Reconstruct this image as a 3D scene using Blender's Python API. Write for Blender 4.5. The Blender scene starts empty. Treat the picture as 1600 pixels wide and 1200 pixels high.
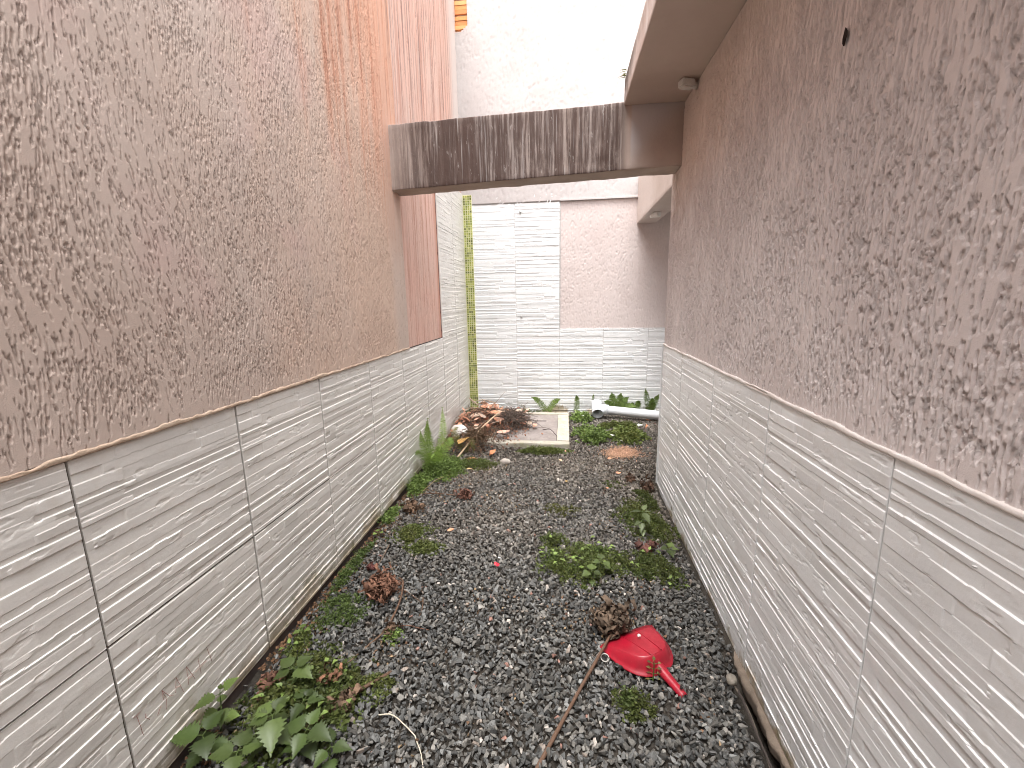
import bpy, bmesh, math, random
import numpy as np
from mathutils import Vector, Matrix

# ------------------------------------------------------------------ camera, world, sun, exposure
SC = bpy.context.scene
COL = SC.collection
R = math.radians

cam_d = bpy.data.cameras.new('camera'); cam = bpy.data.objects.new('camera', cam_d); COL.objects.link(cam)
SC.camera = cam
cam_d.sensor_fit = 'HORIZONTAL'; cam_d.sensor_width = 36.0; cam_d.lens = 682.2855/1600*36
cam_d.clip_start = 0.02; cam_d.clip_end = 500
PITCH, YAW, ROLL = 0.193, 0.1239, -0.0187
f_ = Vector((-math.sin(YAW)*math.cos(PITCH), math.cos(YAW)*math.cos(PITCH), -math.sin(PITCH)))
r_ = Vector((math.cos(YAW), math.sin(YAW), 0)); u_ = r_.cross(f_)
r2 = r_*math.cos(ROLL)+u_*math.sin(ROLL); u2 = -r_*math.sin(ROLL)+u_*math.cos(ROLL)
m3 = Matrix((r2, u2, -f_)).transposed()
cam.matrix_world = Matrix.Translation((0, 0, 1.213)) @ m3.to_4x4()

SUN_EL, SUN_AZ = R(76), R(198)          # azimuth clockwise from +Y (north): overcast glow, high, from behind-left
w = bpy.data.worlds.new('World'); SC.world = w; w.use_nodes = True
nt = w.node_tree; nt.nodes.clear()
sky = nt.nodes.new('ShaderNodeTexSky'); sky.sky_type = 'NISHITA'; sky.sun_disc = False
sky.sun_elevation = SUN_EL; sky.sun_rotation = SUN_AZ
sky.air_density = 1.0; sky.dust_density = 6.0; sky.ozone_density = 1.0
hs = nt.nodes.new('ShaderNodeHueSaturation'); hs.inputs['Saturation'].default_value = 0.10
bg = nt.nodes.new('ShaderNodeBackground'); bg.inputs['Strength'].default_value = 0.15
wo = nt.nodes.new('ShaderNodeOutputWorld')
nt.links.new(sky.outputs[0], hs.inputs['Color']); nt.links.new(hs.outputs[0], bg.inputs['Color'])
nt.links.new(bg.outputs[0], wo.inputs['Surface'])
sl = bpy.data.lights.new('sun', 'SUN'); so = bpy.data.objects.new('sun', sl); COL.objects.link(so)
sl.energy = 0.8; sl.angle = R(40); sl.color = (1.0, 0.965, 0.92)
sd = Vector((math.sin(SUN_AZ)*math.cos(SUN_EL), math.cos(SUN_AZ)*math.cos(SUN_EL), math.sin(SUN_EL)))
so.rotation_euler = (-sd).to_track_quat('-Z', 'Y').to_euler()
so.location = (0, 0, 8)
vs = SC.view_settings
vs.view_transform = 'Standard'; vs.look = 'None'; vs.gamma = 1.0; vs.use_curve_mapping = False
vs.exposure = 2.0
SC.cycles.max_bounces = 10; SC.cycles.diffuse_bounces = 7
SC.cycles.use_denoising = True
SC.cycles.sample_clamp_indirect = 4.0; SC.cycles.caustics_reflective = False; SC.cycles.caustics_refractive = False
SC.cycles.filter_width = 1.0

# ------------------------------------------------------------------ numbers shared by the setting
XL, XR, YB, H = -1.0257, 0.6294, 4.5394, 1.213
Y_STEP = 2.78            # where the near left render ends
Y_COR = 2.93             # where the right wall ends
RNG = np.random.RandomState(7)

# ------------------------------------------------------------------ helpers
def sm(a, b, x):
    t = np.clip((np.asarray(x, float)-a)/(b-a), 0, 1); return t*t*(3-2*t)

def _h(xi, yi, seed):
    n = (xi.astype(np.uint32)*np.uint32(374761393)+yi.astype(np.uint32)*np.uint32(668265263)+np.uint32((seed*2246822519) & 0xffffffff))
    n = (n ^ (n >> np.uint32(13)))*np.uint32(1274126177); n = n ^ (n >> np.uint32(16))
    return n.astype(np.float64)/4294967295.0

def vn(x, y, seed=0):
    x, y = np.broadcast_arrays(np.asarray(x, float), np.asarray(y, float))
    x0 = np.floor(x); y0 = np.floor(y); fx = x-x0; fy = y-y0
    fx = fx*fx*(3-2*fx); fy = fy*fy*(3-2*fy)
    xi = x0.astype(np.int64); yi = y0.astype(np.int64)
    a = _h(xi, yi, seed); b = _h(xi+1, yi, seed); c = _h(xi, yi+1, seed); d = _h(xi+1, yi+1, seed)
    return (a*(1-fx)+b*fx)*(1-fy)+(c*(1-fx)+d*fx)*fy

def fbm(x, y, seed=0, o=3):
    s = 0; a = 1; t = 0
    for i in range(o):
        s = s+a*vn(np.asarray(x)*2**i, np.asarray(y)*2**i, seed+i*17); t += a; a *= .5
    return s/t

def box_blur(A):
    P = np.pad(A, 1, mode='edge')
    return (P[:-2, 1:-1]+P[2:, 1:-1]+2*P[1:-1, 1:-1]+P[1:-1, :-2]+P[1:-1, 2:])/6

def ground_z(x, y):
    x = np.asarray(x, float); y = np.asarray(y, float)
    z = 0.014*(fbm(x*3, y*3, 5)-.5)*2
    near = 1-sm(2.75, 3.15, y)
    z = z-0.078*sm(.36, .60, x)*near
    z = z-0.11*sm(.545, .580, x)*(1-sm(1.30, 1.50, y))
    z = z-0.006*sm(.0, .07, -.955-x+0*y)*(1-sm(2.9, 3.2, y))
    z = z+0.02*sm(3.3, 3.9, y)
    return z

def gz(x, y): return float(ground_z(x, y))

def arr_mesh(name, V, faces, col=None, smooth=False, colname='tint'):
    """faces: list of (n,k) int arrays; col: per-face rgb list matching the faces order"""
    me = bpy.data.meshes.new(name)
    V = np.ascontiguousarray(V, np.float32)
    faces = [np.ascontiguousarray(f, np.int32) for f in faces if len(f)]
    me.vertices.add(len(V)); me.vertices.foreach_set('co', V.ravel())
    lp = np.concatenate([f.ravel() for f in faces]); nf = sum(len(f) for f in faces)
    tot = np.concatenate([np.full(len(f), f.shape[1], np.int32) for f in faces])
    st = np.concatenate([[0], np.cumsum(tot)[:-1]]).astype(np.int32)
    me.loops.add(len(lp)); me.loops.foreach_set('vertex_index', lp)
    me.polygons.add(nf); me.polygons.foreach_set('loop_start', st)
    me.polygons.foreach_set('use_smooth', np.full(nf, smooth, bool))
    if col is not None:
        at = me.attributes.new(colname, 'FLOAT_COLOR', 'FACE')
        c = np.ones((nf, 4), np.float32); c[:, :3] = np.asarray(col, np.float32).reshape(nf, -1)
        at.data.foreach_set('color', c.ravel())
    me.update(calc_edges=True); me.validate()
    return me

def link(name, me, mat, parent=None, label=None):
    o = bpy.data.objects.new(name, me); COL.objects.link(o)
    if mat is not None:
        for m in (mat if isinstance(mat, (list, tuple)) else [mat]): me.materials.append(m)
    if parent is not None:
        o.parent = parent
        L = parent.matrix_world.translation if False else Vector(parent['_loc'] if '_loc' in parent else (0, 0, 0))
        o.location = -L
    if label: o['label'] = label
    return o

def thing(name, label, cat, loc=(0, 0, 0), group=None):
    o = bpy.data.objects.new(name, None); COL.objects.link(o)
    o.location = loc; o.empty_display_size = .05; o['_loc'] = list(map(float, loc))
    o['label'] = label; o['category'] = cat
    if group: o['group'] = group
    return o

def tag(o, label, cat, group=None, kind=None):
    if label: o['label'] = label
    if cat: o['category'] = cat
    if group: o['group'] = group
    if kind: o['kind'] = kind
    return o

def single(name, me, mat, loc, label, cat, group=None, kind=None):
    """one-mesh thing: vertices are given in world space, origin moved to loc"""
    L = Vector(loc); me.transform(Matrix.Translation(-L))
    o = link(name, me, mat); o.location = L
    return tag(o, label, cat, group, kind)

class MB:
    """collects verts / faces (with tints) for one mesh"""
    def __init__(s): s.V = []; s.Q = []; s.T = []; s.cq = []; s.ct = []; s.n = 0
    def add(s, V, Q=None, T=None, col=(1, 1, 1)):
        V = np.asarray(V, float).reshape(-1, 3)
        if Q is not None and len(Q):
            Q = np.asarray(Q, int).reshape(-1, 4); s.Q.append(Q+s.n)
            c = np.asarray(col, float); s.cq.append(np.broadcast_to(c, (len(Q), 3)) if c.ndim == 1 else c)
        if T is not None and len(T):
            T = np.asarray(T, int).reshape(-1, 3); s.T.append(T+s.n)
            c = np.asarray(col, float); s.ct.append(np.broadcast_to(c, (len(T), 3)) if c.ndim == 1 else c)
        s.V.append(V); s.n += len(V)
    def box(s, lo, hi, col=(1, 1, 1), M=None):
        x0, y0, z0 = lo; x1, y1, z1 = hi
        V = np.array([[x0,y0,z0],[x1,y0,z0],[x1,y1,z0],[x0,y1,z0],[x0,y0,z1],[x1,y0,z1],[x1,y1,z1],[x0,y1,z1]], float)
        if M is not None: V = V @ np.array(M.to_3x3()).T + np.array(M.translation)
        s.add(V, [[0,3,2,1],[4,5,6,7],[0,1,5,4],[1,2,6,5],[2,3,7,6],[3,0,4,7]], col=col)
    def tube(s, pts, rad, n=6, col=(1, 1, 1), cap=True):
        P = np.asarray(pts, float); k = len(P); rad = np.broadcast_to(np.asarray(rad, float), (k,))
        T = np.gradient(P, axis=0); T /= np.linalg.norm(T, axis=1)[:, None]+1e-9
        ref = np.array([0, 0, 1.]) if abs(T[0][2]) < .9 else np.array([1., 0, 0])
        A = np.cross(T, ref); A /= np.linalg.norm(A, axis=1)[:, None]+1e-9; B = np.cross(T, A)
        a = np.arange(n)/n*2*np.pi
        V = (P[:, None, :]+rad[:, None, None]*(np.cos(a)[None, :, None]*A[:, None, :]+np.sin(a)[None, :, None]*B[:, None, :])).reshape(-1, 3)
        Q = []
        for i in range(k-1):
            for j in range(n):
                j2 = (j+1) % n; Q.append([i*n+j, i*n+j2, (i+1)*n+j2, (i+1)*n+j])
        Tr = []
        if cap:
            V = np.vstack([V, P[0], P[-1]]); c0 = k*n; c1 = c0+1
            for j in range(n):
                j2 = (j+1) % n; Tr.append([c0, j2, j]); Tr.append([c1, (k-1)*n+j, (k-1)*n+j2])
        s.add(V, Q, Tr, col)
    def mesh(s, name, smooth=False):
        V = np.vstack(s.V); F = []; C = []
        if s.Q: F.append(np.vstack(s.Q)); C.append(np.vstack(s.cq))
        if s.T: F.append(np.vstack(s.T)); C.append(np.vstack(s.ct))
        return arr_mesh(name, V, F, np.vstack(C), smooth)

def grid_faces(ny, nz, mask=None, flip=False):
    i, j = np.meshgrid(np.arange(nz-1), np.arange(ny-1), indexing='ij')
    a = i*ny+j
    Q = np.stack([a, a+1, a+1+ny, a+ny], -1)
    if flip: Q = Q[..., ::-1]
    Q = Q.reshape(-1, 4)
    if mask is not None: Q = Q[mask.ravel()]
    return Q

def spline(pts, n=24):
    P = np.asarray(pts, float)
    if len(P) == 2: return P[0]+(P[1]-P[0])*np.linspace(0, 1, n)[:, None]
    Q = np.vstack([2*P[0]-P[1], P, 2*P[-1]-P[-2]]); out = []
    k = len(P)-1; m = max(2, n//k)
    for i in range(k):
        p0, p1, p2, p3 = Q[i:i+4]
        for t in np.linspace(0, 1, m, endpoint=(i == k-1)):
            out.append(.5*(2*p1+(p2-p0)*t+(2*p0-5*p1+4*p2-p3)*t*t+(3*p1-p0-3*p2+p3)*t**3))
    return np.array(out)

# ------------------------------------------------------------------ materials
class NB:
    def __init__(s, name, rough=.85, spec=.5):
        s.m = bpy.data.materials.new(name); s.m.use_nodes = True; s.t = s.m.node_tree
        s.b = s.t.nodes['Principled BSDF']; s.set('Roughness', rough); s.set('Specular IOR Level', spec)
        s.geo = s.t.nodes.new('ShaderNodeNewGeometry')
    def set(s, k, v):
        if hasattr(v, 'is_output') or isinstance(v, bpy.types.NodeSocket): s.t.links.new(v, s.b.inputs[k])
        else: s.b.inputs[k].default_value = v
    def _in(s, sock, v):
        if isinstance(v, bpy.types.NodeSocket): s.t.links.new(v, sock)
        elif v is not None:
            if sock.type == 'RGBA' and len(v) == 3: v = (*v, 1)
            sock.default_value = v
    def pos(s, sc=(1, 1, 1), off=(0, 0, 0)):
        n = s.t.nodes.new('ShaderNodeMapping'); n.inputs['Scale'].default_value = sc; n.inputs['Location'].default_value = off
        s.t.links.new(s.geo.outputs['Position'], n.inputs['Vector']); return n.outputs[0]
    def obj(s, sc=(1, 1, 1)):
        c = s.t.nodes.new('ShaderNodeTexCoord'); n = s.t.nodes.new('ShaderNodeMapping'); n.inputs['Scale'].default_value = sc
        s.t.links.new(c.outputs['Object'], n.inputs['Vector']); return n.outputs[0]
    def noise(s, v, scale=1., det=4., rough=.55, dist=0.):
        n = s.t.nodes.new('ShaderNodeTexNoise'); s._in(n.inputs['Vector'], v)
        n.inputs['Scale'].default_value = scale; n.inputs['Detail'].default_value = det
        n.inputs['Roughness'].default_value = rough; n.inputs['Distortion'].default_value = dist
        return n.outputs['Fac']
    def rng(s, v, a, b, lo=0., hi=1., smooth=True):
        n = s.t.nodes.new('ShaderNodeMapRange'); n.interpolation_type = 'SMOOTHSTEP' if smooth else 'LINEAR'
        s._in(n.inputs['Value'], v); n.inputs['From Min'].default_value = a; n.inputs['From Max'].default_value = b
        n.inputs['To Min'].default_value = lo; n.inputs['To Max'].default_value = hi; return n.outputs[0]
    def math(s, op, a, b=0.):
        n = s.t.nodes.new('ShaderNodeMath'); n.operation = op; s._in(n.inputs[0], a); s._in(n.inputs[1], b); return n.outputs[0]
    def mix(s, f, a, b, mode='MIX'):
        n = s.t.nodes.new('ShaderNodeMix'); n.data_type = 'RGBA'; n.blend_type = mode; n.clamp_factor = True
        s._in(n.inputs[0], f); s._in(n.inputs[6], a); s._in(n.inputs[7], b); return n.outputs[2]
    def axis(s, i):
        n = s.t.nodes.new('ShaderNodeSeparateXYZ'); s.t.links.new(s.geo.outputs['Position'], n.inputs[0]); return n.outputs[i]
    def attr(s, name='tint'):
        n = s.t.nodes.new('ShaderNodeAttribute'); n.attribute_name = name; return n.outputs['Color']
    def bump(s, h, dist=.002, strength=1.):
        n = s.t.nodes.new('ShaderNodeBump'); n.inputs['Distance'].default_value = dist; n.inputs['Strength'].default_value = strength
        s._in(n.inputs['Height'], h); s.t.links.new(n.outputs[0], s.b.inputs['Normal']); return n
    def done(s, col=None):
        if col is not None: s.set('Base Color', col if isinstance(col, bpy.types.NodeSocket) else (*col, 1))
        return s.m

def mat_stucco(name, base, dark, grain=.0007, stain_or_shade=None):
    b = NB(name, .8, .35)
    big = b.noise(b.pos(), 2.3, 5, .6); fine = b.noise(b.pos(), 55, 4, .6)
    c = b.mix(b.rng(big, .35, .68), base, dark)
    c = b.mix(b.rng(fine, .35, .75, 0, .35), c, tuple(x*.78 for x in base))
    if stain_or_shade: c = stain_or_shade(b, c)
    g = b.noise(b.pos(), 420, 3, .6)
    b.bump(g, grain*1.6, .8)
    return b.done(c)

def stain_left(b, c):
    # iron-red run-off streaks below the top of the wall, densest towards the far end
    y, z = b.axis(1), b.axis(2)
    warp = b.noise(b.pos((1, 2.2, .9)), 1.6, 4, .6)
    tan = b.math('MULTIPLY', b.rng(b.math('ADD', y, b.math('MULTIPLY', b.math('SUBTRACT', warp, .5), 1.6)), 1.1, 2.2, 0, .75), b.rng(y, 2.50, 2.64, 1, .15))
    c = b.mix(tan, c, (.64, .46, .36))
    pink = b.noise(b.pos((1, 1, 1), (4, 4, 1)), 2.1, 3, .5)
    c = b.mix(b.rng(pink, .55, .72, 0, .45), c, (.58, .40, .37))
    k = b.math('ADD', b.math('ADD', b.math('MULTIPLY', y, .62), b.math('MULTIPLY', z, .42)), b.math('MULTIPLY', warp, .9))
    streak = b.noise(b.pos((1, 26, 1.1)), 1., 5, .65)
    wide = b.noise(b.pos((1, 7, .8), (0, 3, 0)), 1., 4, .6)
    k = b.math('ADD', k, b.math('ADD', b.math('MULTIPLY', b.math('SUBTRACT', streak, .5), .7), b.math('MULTIPLY', b.math('SUBTRACT', wide, .5), .9)))
    m = b.rng(k, 2.35, 3.1, 0, 1)
    low = b.rng(z, 1.30, 2.35, .08, 1)
    m = b.math('MULTIPLY', m, low)
    c = b.mix(b.math('MULTIPLY', m, b.rng(streak, .25, .65, .6, 1)), c, (.66, .36, .25))
    c = b.mix(b.math('MULTIPLY', m, b.rng(streak, .48, .70, 0, .85)), c, (.44, .19, .12))
    d = b.noise(b.pos((1, 42, .8), (3, 1, 2)), 1., 4, .7)
    c = b.mix(b.math('MULTIPLY', b.math('MULTIPLY', m, b.rng(z, 2.0, 2.9, 0, 1)), b.rng(d, .52, .68, 0, .8)), c, (.17, .11, .10))
    return c

def stain_far(b, c):
    y, z = b.axis(1), b.axis(2)
    streak = b.noise(b.pos((1, 30, .9)), 1., 6, .7)
    blot = b.noise(b.pos((1, 2, 1.5)), 2.2, 4, .6)
    c = b.mix(b.rng(blot, .3, .7, .35, .9), c, (.72, .46, .38))
    c = b.mix(b.rng(streak, .44, .68, 0, .85), c, (.46, .22, .16))
    d = b.noise(b.pos((1, 48, .6), (5, 2, 0)), 1., 4, .7)
    c = b.mix(b.math('MULTIPLY', b.rng(z, 1.9, 3.0, .15, 1), b.rng(d, .48, .66, 0, .85)), c, (.20, .13, .12))
    pale = b.math('MULTIPLY', b.rng(y, 4.15, 4.45, 0, 1), b.rng(z, 2.2, 2.5, 0, 1))
    c = b.mix(pale, c, (.70, .62, .58))
    edge = b.math('MULTIPLY', b.rng(y, 3.50, 3.60, 0, 1), b.rng(z, 2.24, 2.25, 1, 0))
    c = b.mix(b.math('MULTIPLY', edge, .8), c, (.50, .22, .155))
    return c

def soffit_shade(b, c):  # tan shade under the soffit, put into the upper wall's colour
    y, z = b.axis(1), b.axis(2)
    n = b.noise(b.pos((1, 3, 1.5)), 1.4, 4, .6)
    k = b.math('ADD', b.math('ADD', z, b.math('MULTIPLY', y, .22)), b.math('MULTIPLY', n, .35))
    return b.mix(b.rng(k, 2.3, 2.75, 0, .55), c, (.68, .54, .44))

def mat_tile(name, base, dirt_h=.12, z0=0.):
    b = NB(name, .34, .5)
    n = b.noise(b.pos(), 3.0, 5, .6); f = b.noise(b.pos(), 26, 4, .6)
    c = b.mix(b.rng(n, .35, .7), base, tuple(x*.9 for x in base))
    c = b.mix(b.rng(f, .52, .75, 0, .30), c, (base[0]*.78, base[1]*.73, base[2]*.66))
    z = b.math('SUBTRACT', b.axis(2), z0)
    spl = b.noise(b.pos((1, 1, .6)), 7, 5, .65)
    k = b.math('ADD', z, b.math('MULTIPLY', b.math('SUBTRACT', spl, .5), -.35))
    c = b.mix(b.rng(k, .0, dirt_h, .9, 0), c, (.34, .27, .17))
    mold = b.noise(b.pos(), 17, 5, .7)
    c = b.mix(b.math('MULTIPLY', b.rng(k, .02, .16, 1, 0), b.rng(mold, .52, .66, 0, .8)), c, (.13, .13, .055))
    b.set('Roughness', b.rng(f, .3, .7, .28, .5))
    b.bump(b.noise(b.pos(), 130, 3, .6), .0006, .6)
    return b.done(c)

M_STUCL = mat_stucco('stucco_left', (.585, .475, .415), (.53, .42, .36), stain_or_shade=stain_left)
M_STUCF = mat_stucco('stucco_left_far', (.70, .53, .46), (.64, .46, .39), stain_or_shade=stain_far)
M_STUCR = mat_stucco('stucco_right', (.70, .64, .63), (.64, .575, .565), stain_or_shade=soffit_shade)
M_STUCB = mat_stucco('stucco_back', (.56, .53, .52), (.51, .47, .46))
M_STUCB2 = mat_stucco('stucco_back_panel', (.66, .58, .56), (.60, .52, .50))
M_TILE = mat_tile('ceramic_tile', (.76, .73, .69))
M_TILER = mat_tile('ceramic_tile_right', (.77, .785, .795), .05, -.10)
M_TILEB = mat_tile('ceramic_tile_back', (.79, .80, .805), .06)
def mat_plain(name, c, c2, scale=8, rough=.85, bump=.001, bs=60, spec=.4, attr=False):
    b = NB(name, rough, spec); n = b.noise(b.pos(), scale, 5, .6)
    k = b.mix(b.rng(n, .32, .7), c, c2)
    if attr: k = b.mix(1., k, b.attr(), 'MULTIPLY')
    if bump: b.bump(b.noise(b.pos(), bs, 4, .6), bump, .8)
    return b.done(k)
M_MORT = mat_plain('bedding_mortar', (.60, .47, .36), (.48, .35, .26), 14, .95, .004, 70)
M_GROUT = mat_plain('dark_joint', (.10, .075, .065), (.06, .045, .04), 20, .95)
M_GROUTR = mat_plain('grey_joint', (.50, .49, .48), (.40, .39, .38), 20, .95)
M_MASON = mat_plain('masonry', (.42, .36, .32), (.34, .29, .26), 6)
M_MOSG = mat_plain('mosaic_grout', (.78, .76, .50), (.66, .65, .42), 25, .9)
def mat_tint(name, rough=.8, spec=.4, sc=40, amt=.35, transl=0, bump=.0, bs=200):
    b = NB(name, rough, spec); n = b.noise(b.obj(), sc, 4, .6)
    c = b.mix(1., b.attr(), b.mix(n, (1-amt,)*3, (1+amt,)*3), 'MULTIPLY')
    if bump: b.bump(b.noise(b.obj(), bs, 3, .6), bump, .8)
    if transl:
        tr = b.t.nodes.new('ShaderNodeBsdfTranslucent'); mx = b.t.nodes.new('ShaderNodeMixShader'); mx.inputs[0].default_value = transl
        out = b.t.nodes['Material Output']; b.t.links.new(c, tr.inputs['Color'])
        b.t.links.new(b.b.outputs[0], mx.inputs[1]); b.t.links.new(tr.outputs[0], mx.inputs[2]); b.t.links.new(mx.outputs[0], out.inputs['Surface'])
    return b.done(c)
M_MOS = mat_tint('glass_mosaic', .15, .6, 30, .2)
M_STONE = mat_tint('crushed_stone', .62, .45, 120, .28, bump=.0007, bs=260)
M_LEAF = mat_tint('leaf', .42, .5, 60, .25, .28)
M_SMALL = mat_tint('small_leaf', .6, .35, 60, .25, .25)
M_DRY = mat_tint('dry_plant', .8, .3, 90, .4)
M_TERRA = mat_tint('terracotta', .85, .3, 50, .25, bump=.0008)
M_PLAS = mat_tint('plastic_scrap', .4, .5, 20, .1)
M_BRICK = mat_tint('hollow_brick', .85, .3, 40, .2, bump=.001)
def mat_soil():
    b = NB('soil', .95, .2); n = b.noise(b.pos(), 9, 6, .65); f = b.noise(b.pos(), 90, 4, .6)
    c = b.mix(b.rng(n, .3, .7), (.030, .026, .022), (.052, .044, .036)); c = b.mix(b.rng(f, .5, .75, 0, .5), c, (.075, .062, .052))
    b.bump(b.noise(b.pos(), 110, 5, .65), .006, 1.); return b.done(c)
M_SOIL = mat_soil()
def mat_concrete(name, c1, c2, moss=False):
    b = NB(name, .9, .3); n = b.noise(b.pos(), 7, 6, .65); f = b.noise(b.pos(), 45, 5, .7)
    c = b.mix(b.rng(n, .3, .7), c1, c2); c = b.mix(b.rng(f, .5, .72, 0, .6), c, tuple(x*.45 for x in c1))
    c = b.mix(b.rng(f, .25, .4, .40, 0), c, (.50, .47, .43))
    if moss: c = b.mix(b.rng(b.noise(b.pos(), 5, 5, .7), .56, .72, 0, .6), c, (.24, .24, .11))
    b.bump(b.noise(b.pos(), 70, 5, .65), .003, .9); return b.done(c)
M_COVER = mat_concrete('lid_concrete', (.30, .262, .245), (.215, .185, .172))
M_RIM = mat_concrete('rim_concrete', (.47, .44, .375), (.37, .34, .28), True)
def mat_beam():
    b = NB('mouldy_plaster', .85, .35)
    x, z = b.axis(0), b.axis(2)
    n = b.noise(b.pos(), 3, 5, .6)
    c = b.mix(b.rng(n, .3, .7), (.50, .41, .36), (.42, .34, .30))
    grey = b.noise(b.pos((7, 1, 1.2)), 1., 4, .6)
    wet = b.math('MULTIPLY', b.rng(x, -1.02, -.80, .25, 1), b.rng(x, .28, .345, 1, 0))   # rained on up to the slab edge
    c = b.mix(b.math('MULTIPLY', wet, .8), c, b.mix(b.rng(grey, .3, .7), (.25, .195, .17), (.34, .30, .285)))
    s1 = b.noise(b.pos((52, 1, 2.2)), 1., 6, .75)
    s2 = b.noise(b.pos((11, 1, .7), (2, 0, 4)), 1., 5, .7)
    c = b.mix(b.math('MULTIPLY', wet, b.rng(s1, .36, .56, 0, .93)), c, (.060, .036, .030))
    c = b.mix(b.math('MULTIPLY', wet, b.rng(s2, .40, .64, 0, .88)), c, (.075, .045, .037))
    c = b.mix(b.math('MULTIPLY', wet, b.rng(b.noise(b.pos((60, 1, 2), (9, 0, 0)), 1., 3, .6), .6, .75, 0, .5)), c, (.55, .52, .51))
    mot = b.noise(b.pos((5, 5, 3.2), (1, 7, 2)), 1., 6, .7)
    c = b.mix(b.math('MULTIPLY', wet, b.rng(mot, .52, .72, 0, .42)), c, (.40, .33, .295))
    c = b.mix(b.math('MULTIPLY', wet, b.rng(b.noise(b.pos((90, 30, 9), (4, 7, 2)), 1., 5, .7), .56, .70, 0, .7)), c, (.06, .035, .03))
    c = b.mix(b.math('MULTIPLY', wet, b.rng(b.noise(b.pos((70, 30, 16), (8, 1, 2)), 1., 5, .7), .60, .72, 0, .6)), c, (.52, .48, .45))
    c = b.mix(b.math('MULTIPLY', wet, .12), c, (.07, .045, .036))
    lit_patch = b.math('MULTIPLY', b.rng(x, .345, .36, 0, 1), b.rng(b.math('ADD', x, b.math('MULTIPLY', z, -.95)), -1.62, -1.42, 1, 0))  # light triangle next to the slab's shadow, painted into the beam colour
    c = b.mix(b.math('MULTIPLY', lit_patch, .6), c, (.52, .52, .55))
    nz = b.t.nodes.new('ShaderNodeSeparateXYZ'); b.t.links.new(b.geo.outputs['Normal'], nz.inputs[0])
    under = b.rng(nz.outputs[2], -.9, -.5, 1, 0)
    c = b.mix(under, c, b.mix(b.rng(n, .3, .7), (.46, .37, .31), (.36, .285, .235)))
    b.bump(b.noise(b.pos((1, 1, .5)), 60, 5, .65), .0025, .8); return b.done(c)
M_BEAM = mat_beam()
def mat_fascia():
    b = NB('slab_plaster', .88, .3)
    y, z = b.axis(1), b.axis(2); n = b.noise(b.pos(), 2.5, 5, .6)
    c = b.mix(b.rng(n, .3, .7), (.62, .52, .455), (.55, .455, .395))
    nx = b.t.nodes.new('ShaderNodeSeparateXYZ'); b.t.links.new(b.geo.outputs['Normal'], nx.inputs[0])
    side = b.rng(nx.outputs[0], -.5, -.9, 0, 1)
    s = b.noise(b.pos((1, 4, 1)), 3., 5, .7)
    sc = b.mix(b.rng(s, .3, .6), (.66, .60, .57), (.56, .47, .43))
    k = b.math('ADD', b.math('MULTIPLY', y, .28), b.math('ADD', z, b.math('MULTIPLY', s, .22)))
    sc = b.mix(b.rng(k, 3.02, 3.2, 0, .92), sc, (.10, .08, .065))
    c = b.mix(side, c, sc)
    b.bump(b.noise(b.pos(), 50, 5, .6), .0025, .7); return b.done(c)
M_SLAB = mat_fascia()
M_PVC = mat_plain('pvc', (.74, .77, .80), (.66, .69, .72), 9, .35, .0, 40, .5)
M_PVCIN = mat_plain('pvc_inside', (.42, .40, .36), (.30, .28, .24), 20, .7)
M_RED = NB('red_plastic', .33, .5)
_n = M_RED.noise(M_RED.pos(), 30, 4, .6); _d = M_RED.noise(M_RED.pos(), 140, 4, .7)
_c = M_RED.mix(M_RED.rng(_n, .35, .7), (.31, .007, .021), (.25, .006, .017)); _c = M_RED.mix(M_RED.rng(_d, .62, .75, 0, .5), _c, (.35, .10, .08))
M_RED.set('Roughness', M_RED.rng(_n, .3, .7, .28, .5)); M_RED.bump(_d, .0004, .5); M_RED = M_RED.done(_c)
M_WHITE = mat_plain('white_plastic', (.74, .73, .70), (.64, .62, .58), 30, .5, 0)
M_STEEL = NB('steel', .35, .5); M_STEEL.set('Metallic', .9); M_STEEL = M_STEEL.done((.45, .44, .42))
M_HOLE = mat_plain('hole', (.02, .012, .010), (.012, .008, .007), 30, .95, 0)
M_SCR = mat_plain('red_scratch', (.36, .21, .18), (.42, .27, .24), 60, .9, 0)

# ------------------------------------------------------------------ ground
def axis_lines(lo, hi, step, far):
    a = np.arange(lo, hi+1e-6, step); return np.concatenate([[-far, -far/3, lo-1.5], a, [hi+1.5, far/3, far]])
gx = axis_lines(-1.12, 2.0, .02, 45.); gy = axis_lines(.2, 4.62, .02, 45.)
GX, GY = np.meshgrid(gx, gy); GZ = ground_z(GX, GY)-.012
GZ = np.where((GX < -1.2) | (GX > 2.1) | (GY > 4.7) | (GY < 0), -.02, GZ)+.010*(fbm(GX*25, GY*25, 3)-.5)
o = link('ground', arr_mesh('ground', np.stack([GX, GY, GZ], -1).reshape(-1, 3), [grid_faces(len(gx), len(gy))], smooth=True), M_SOIL)
tag(o, 'dark soil under the gravel of the narrow side passage', None, kind='structure')

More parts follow.
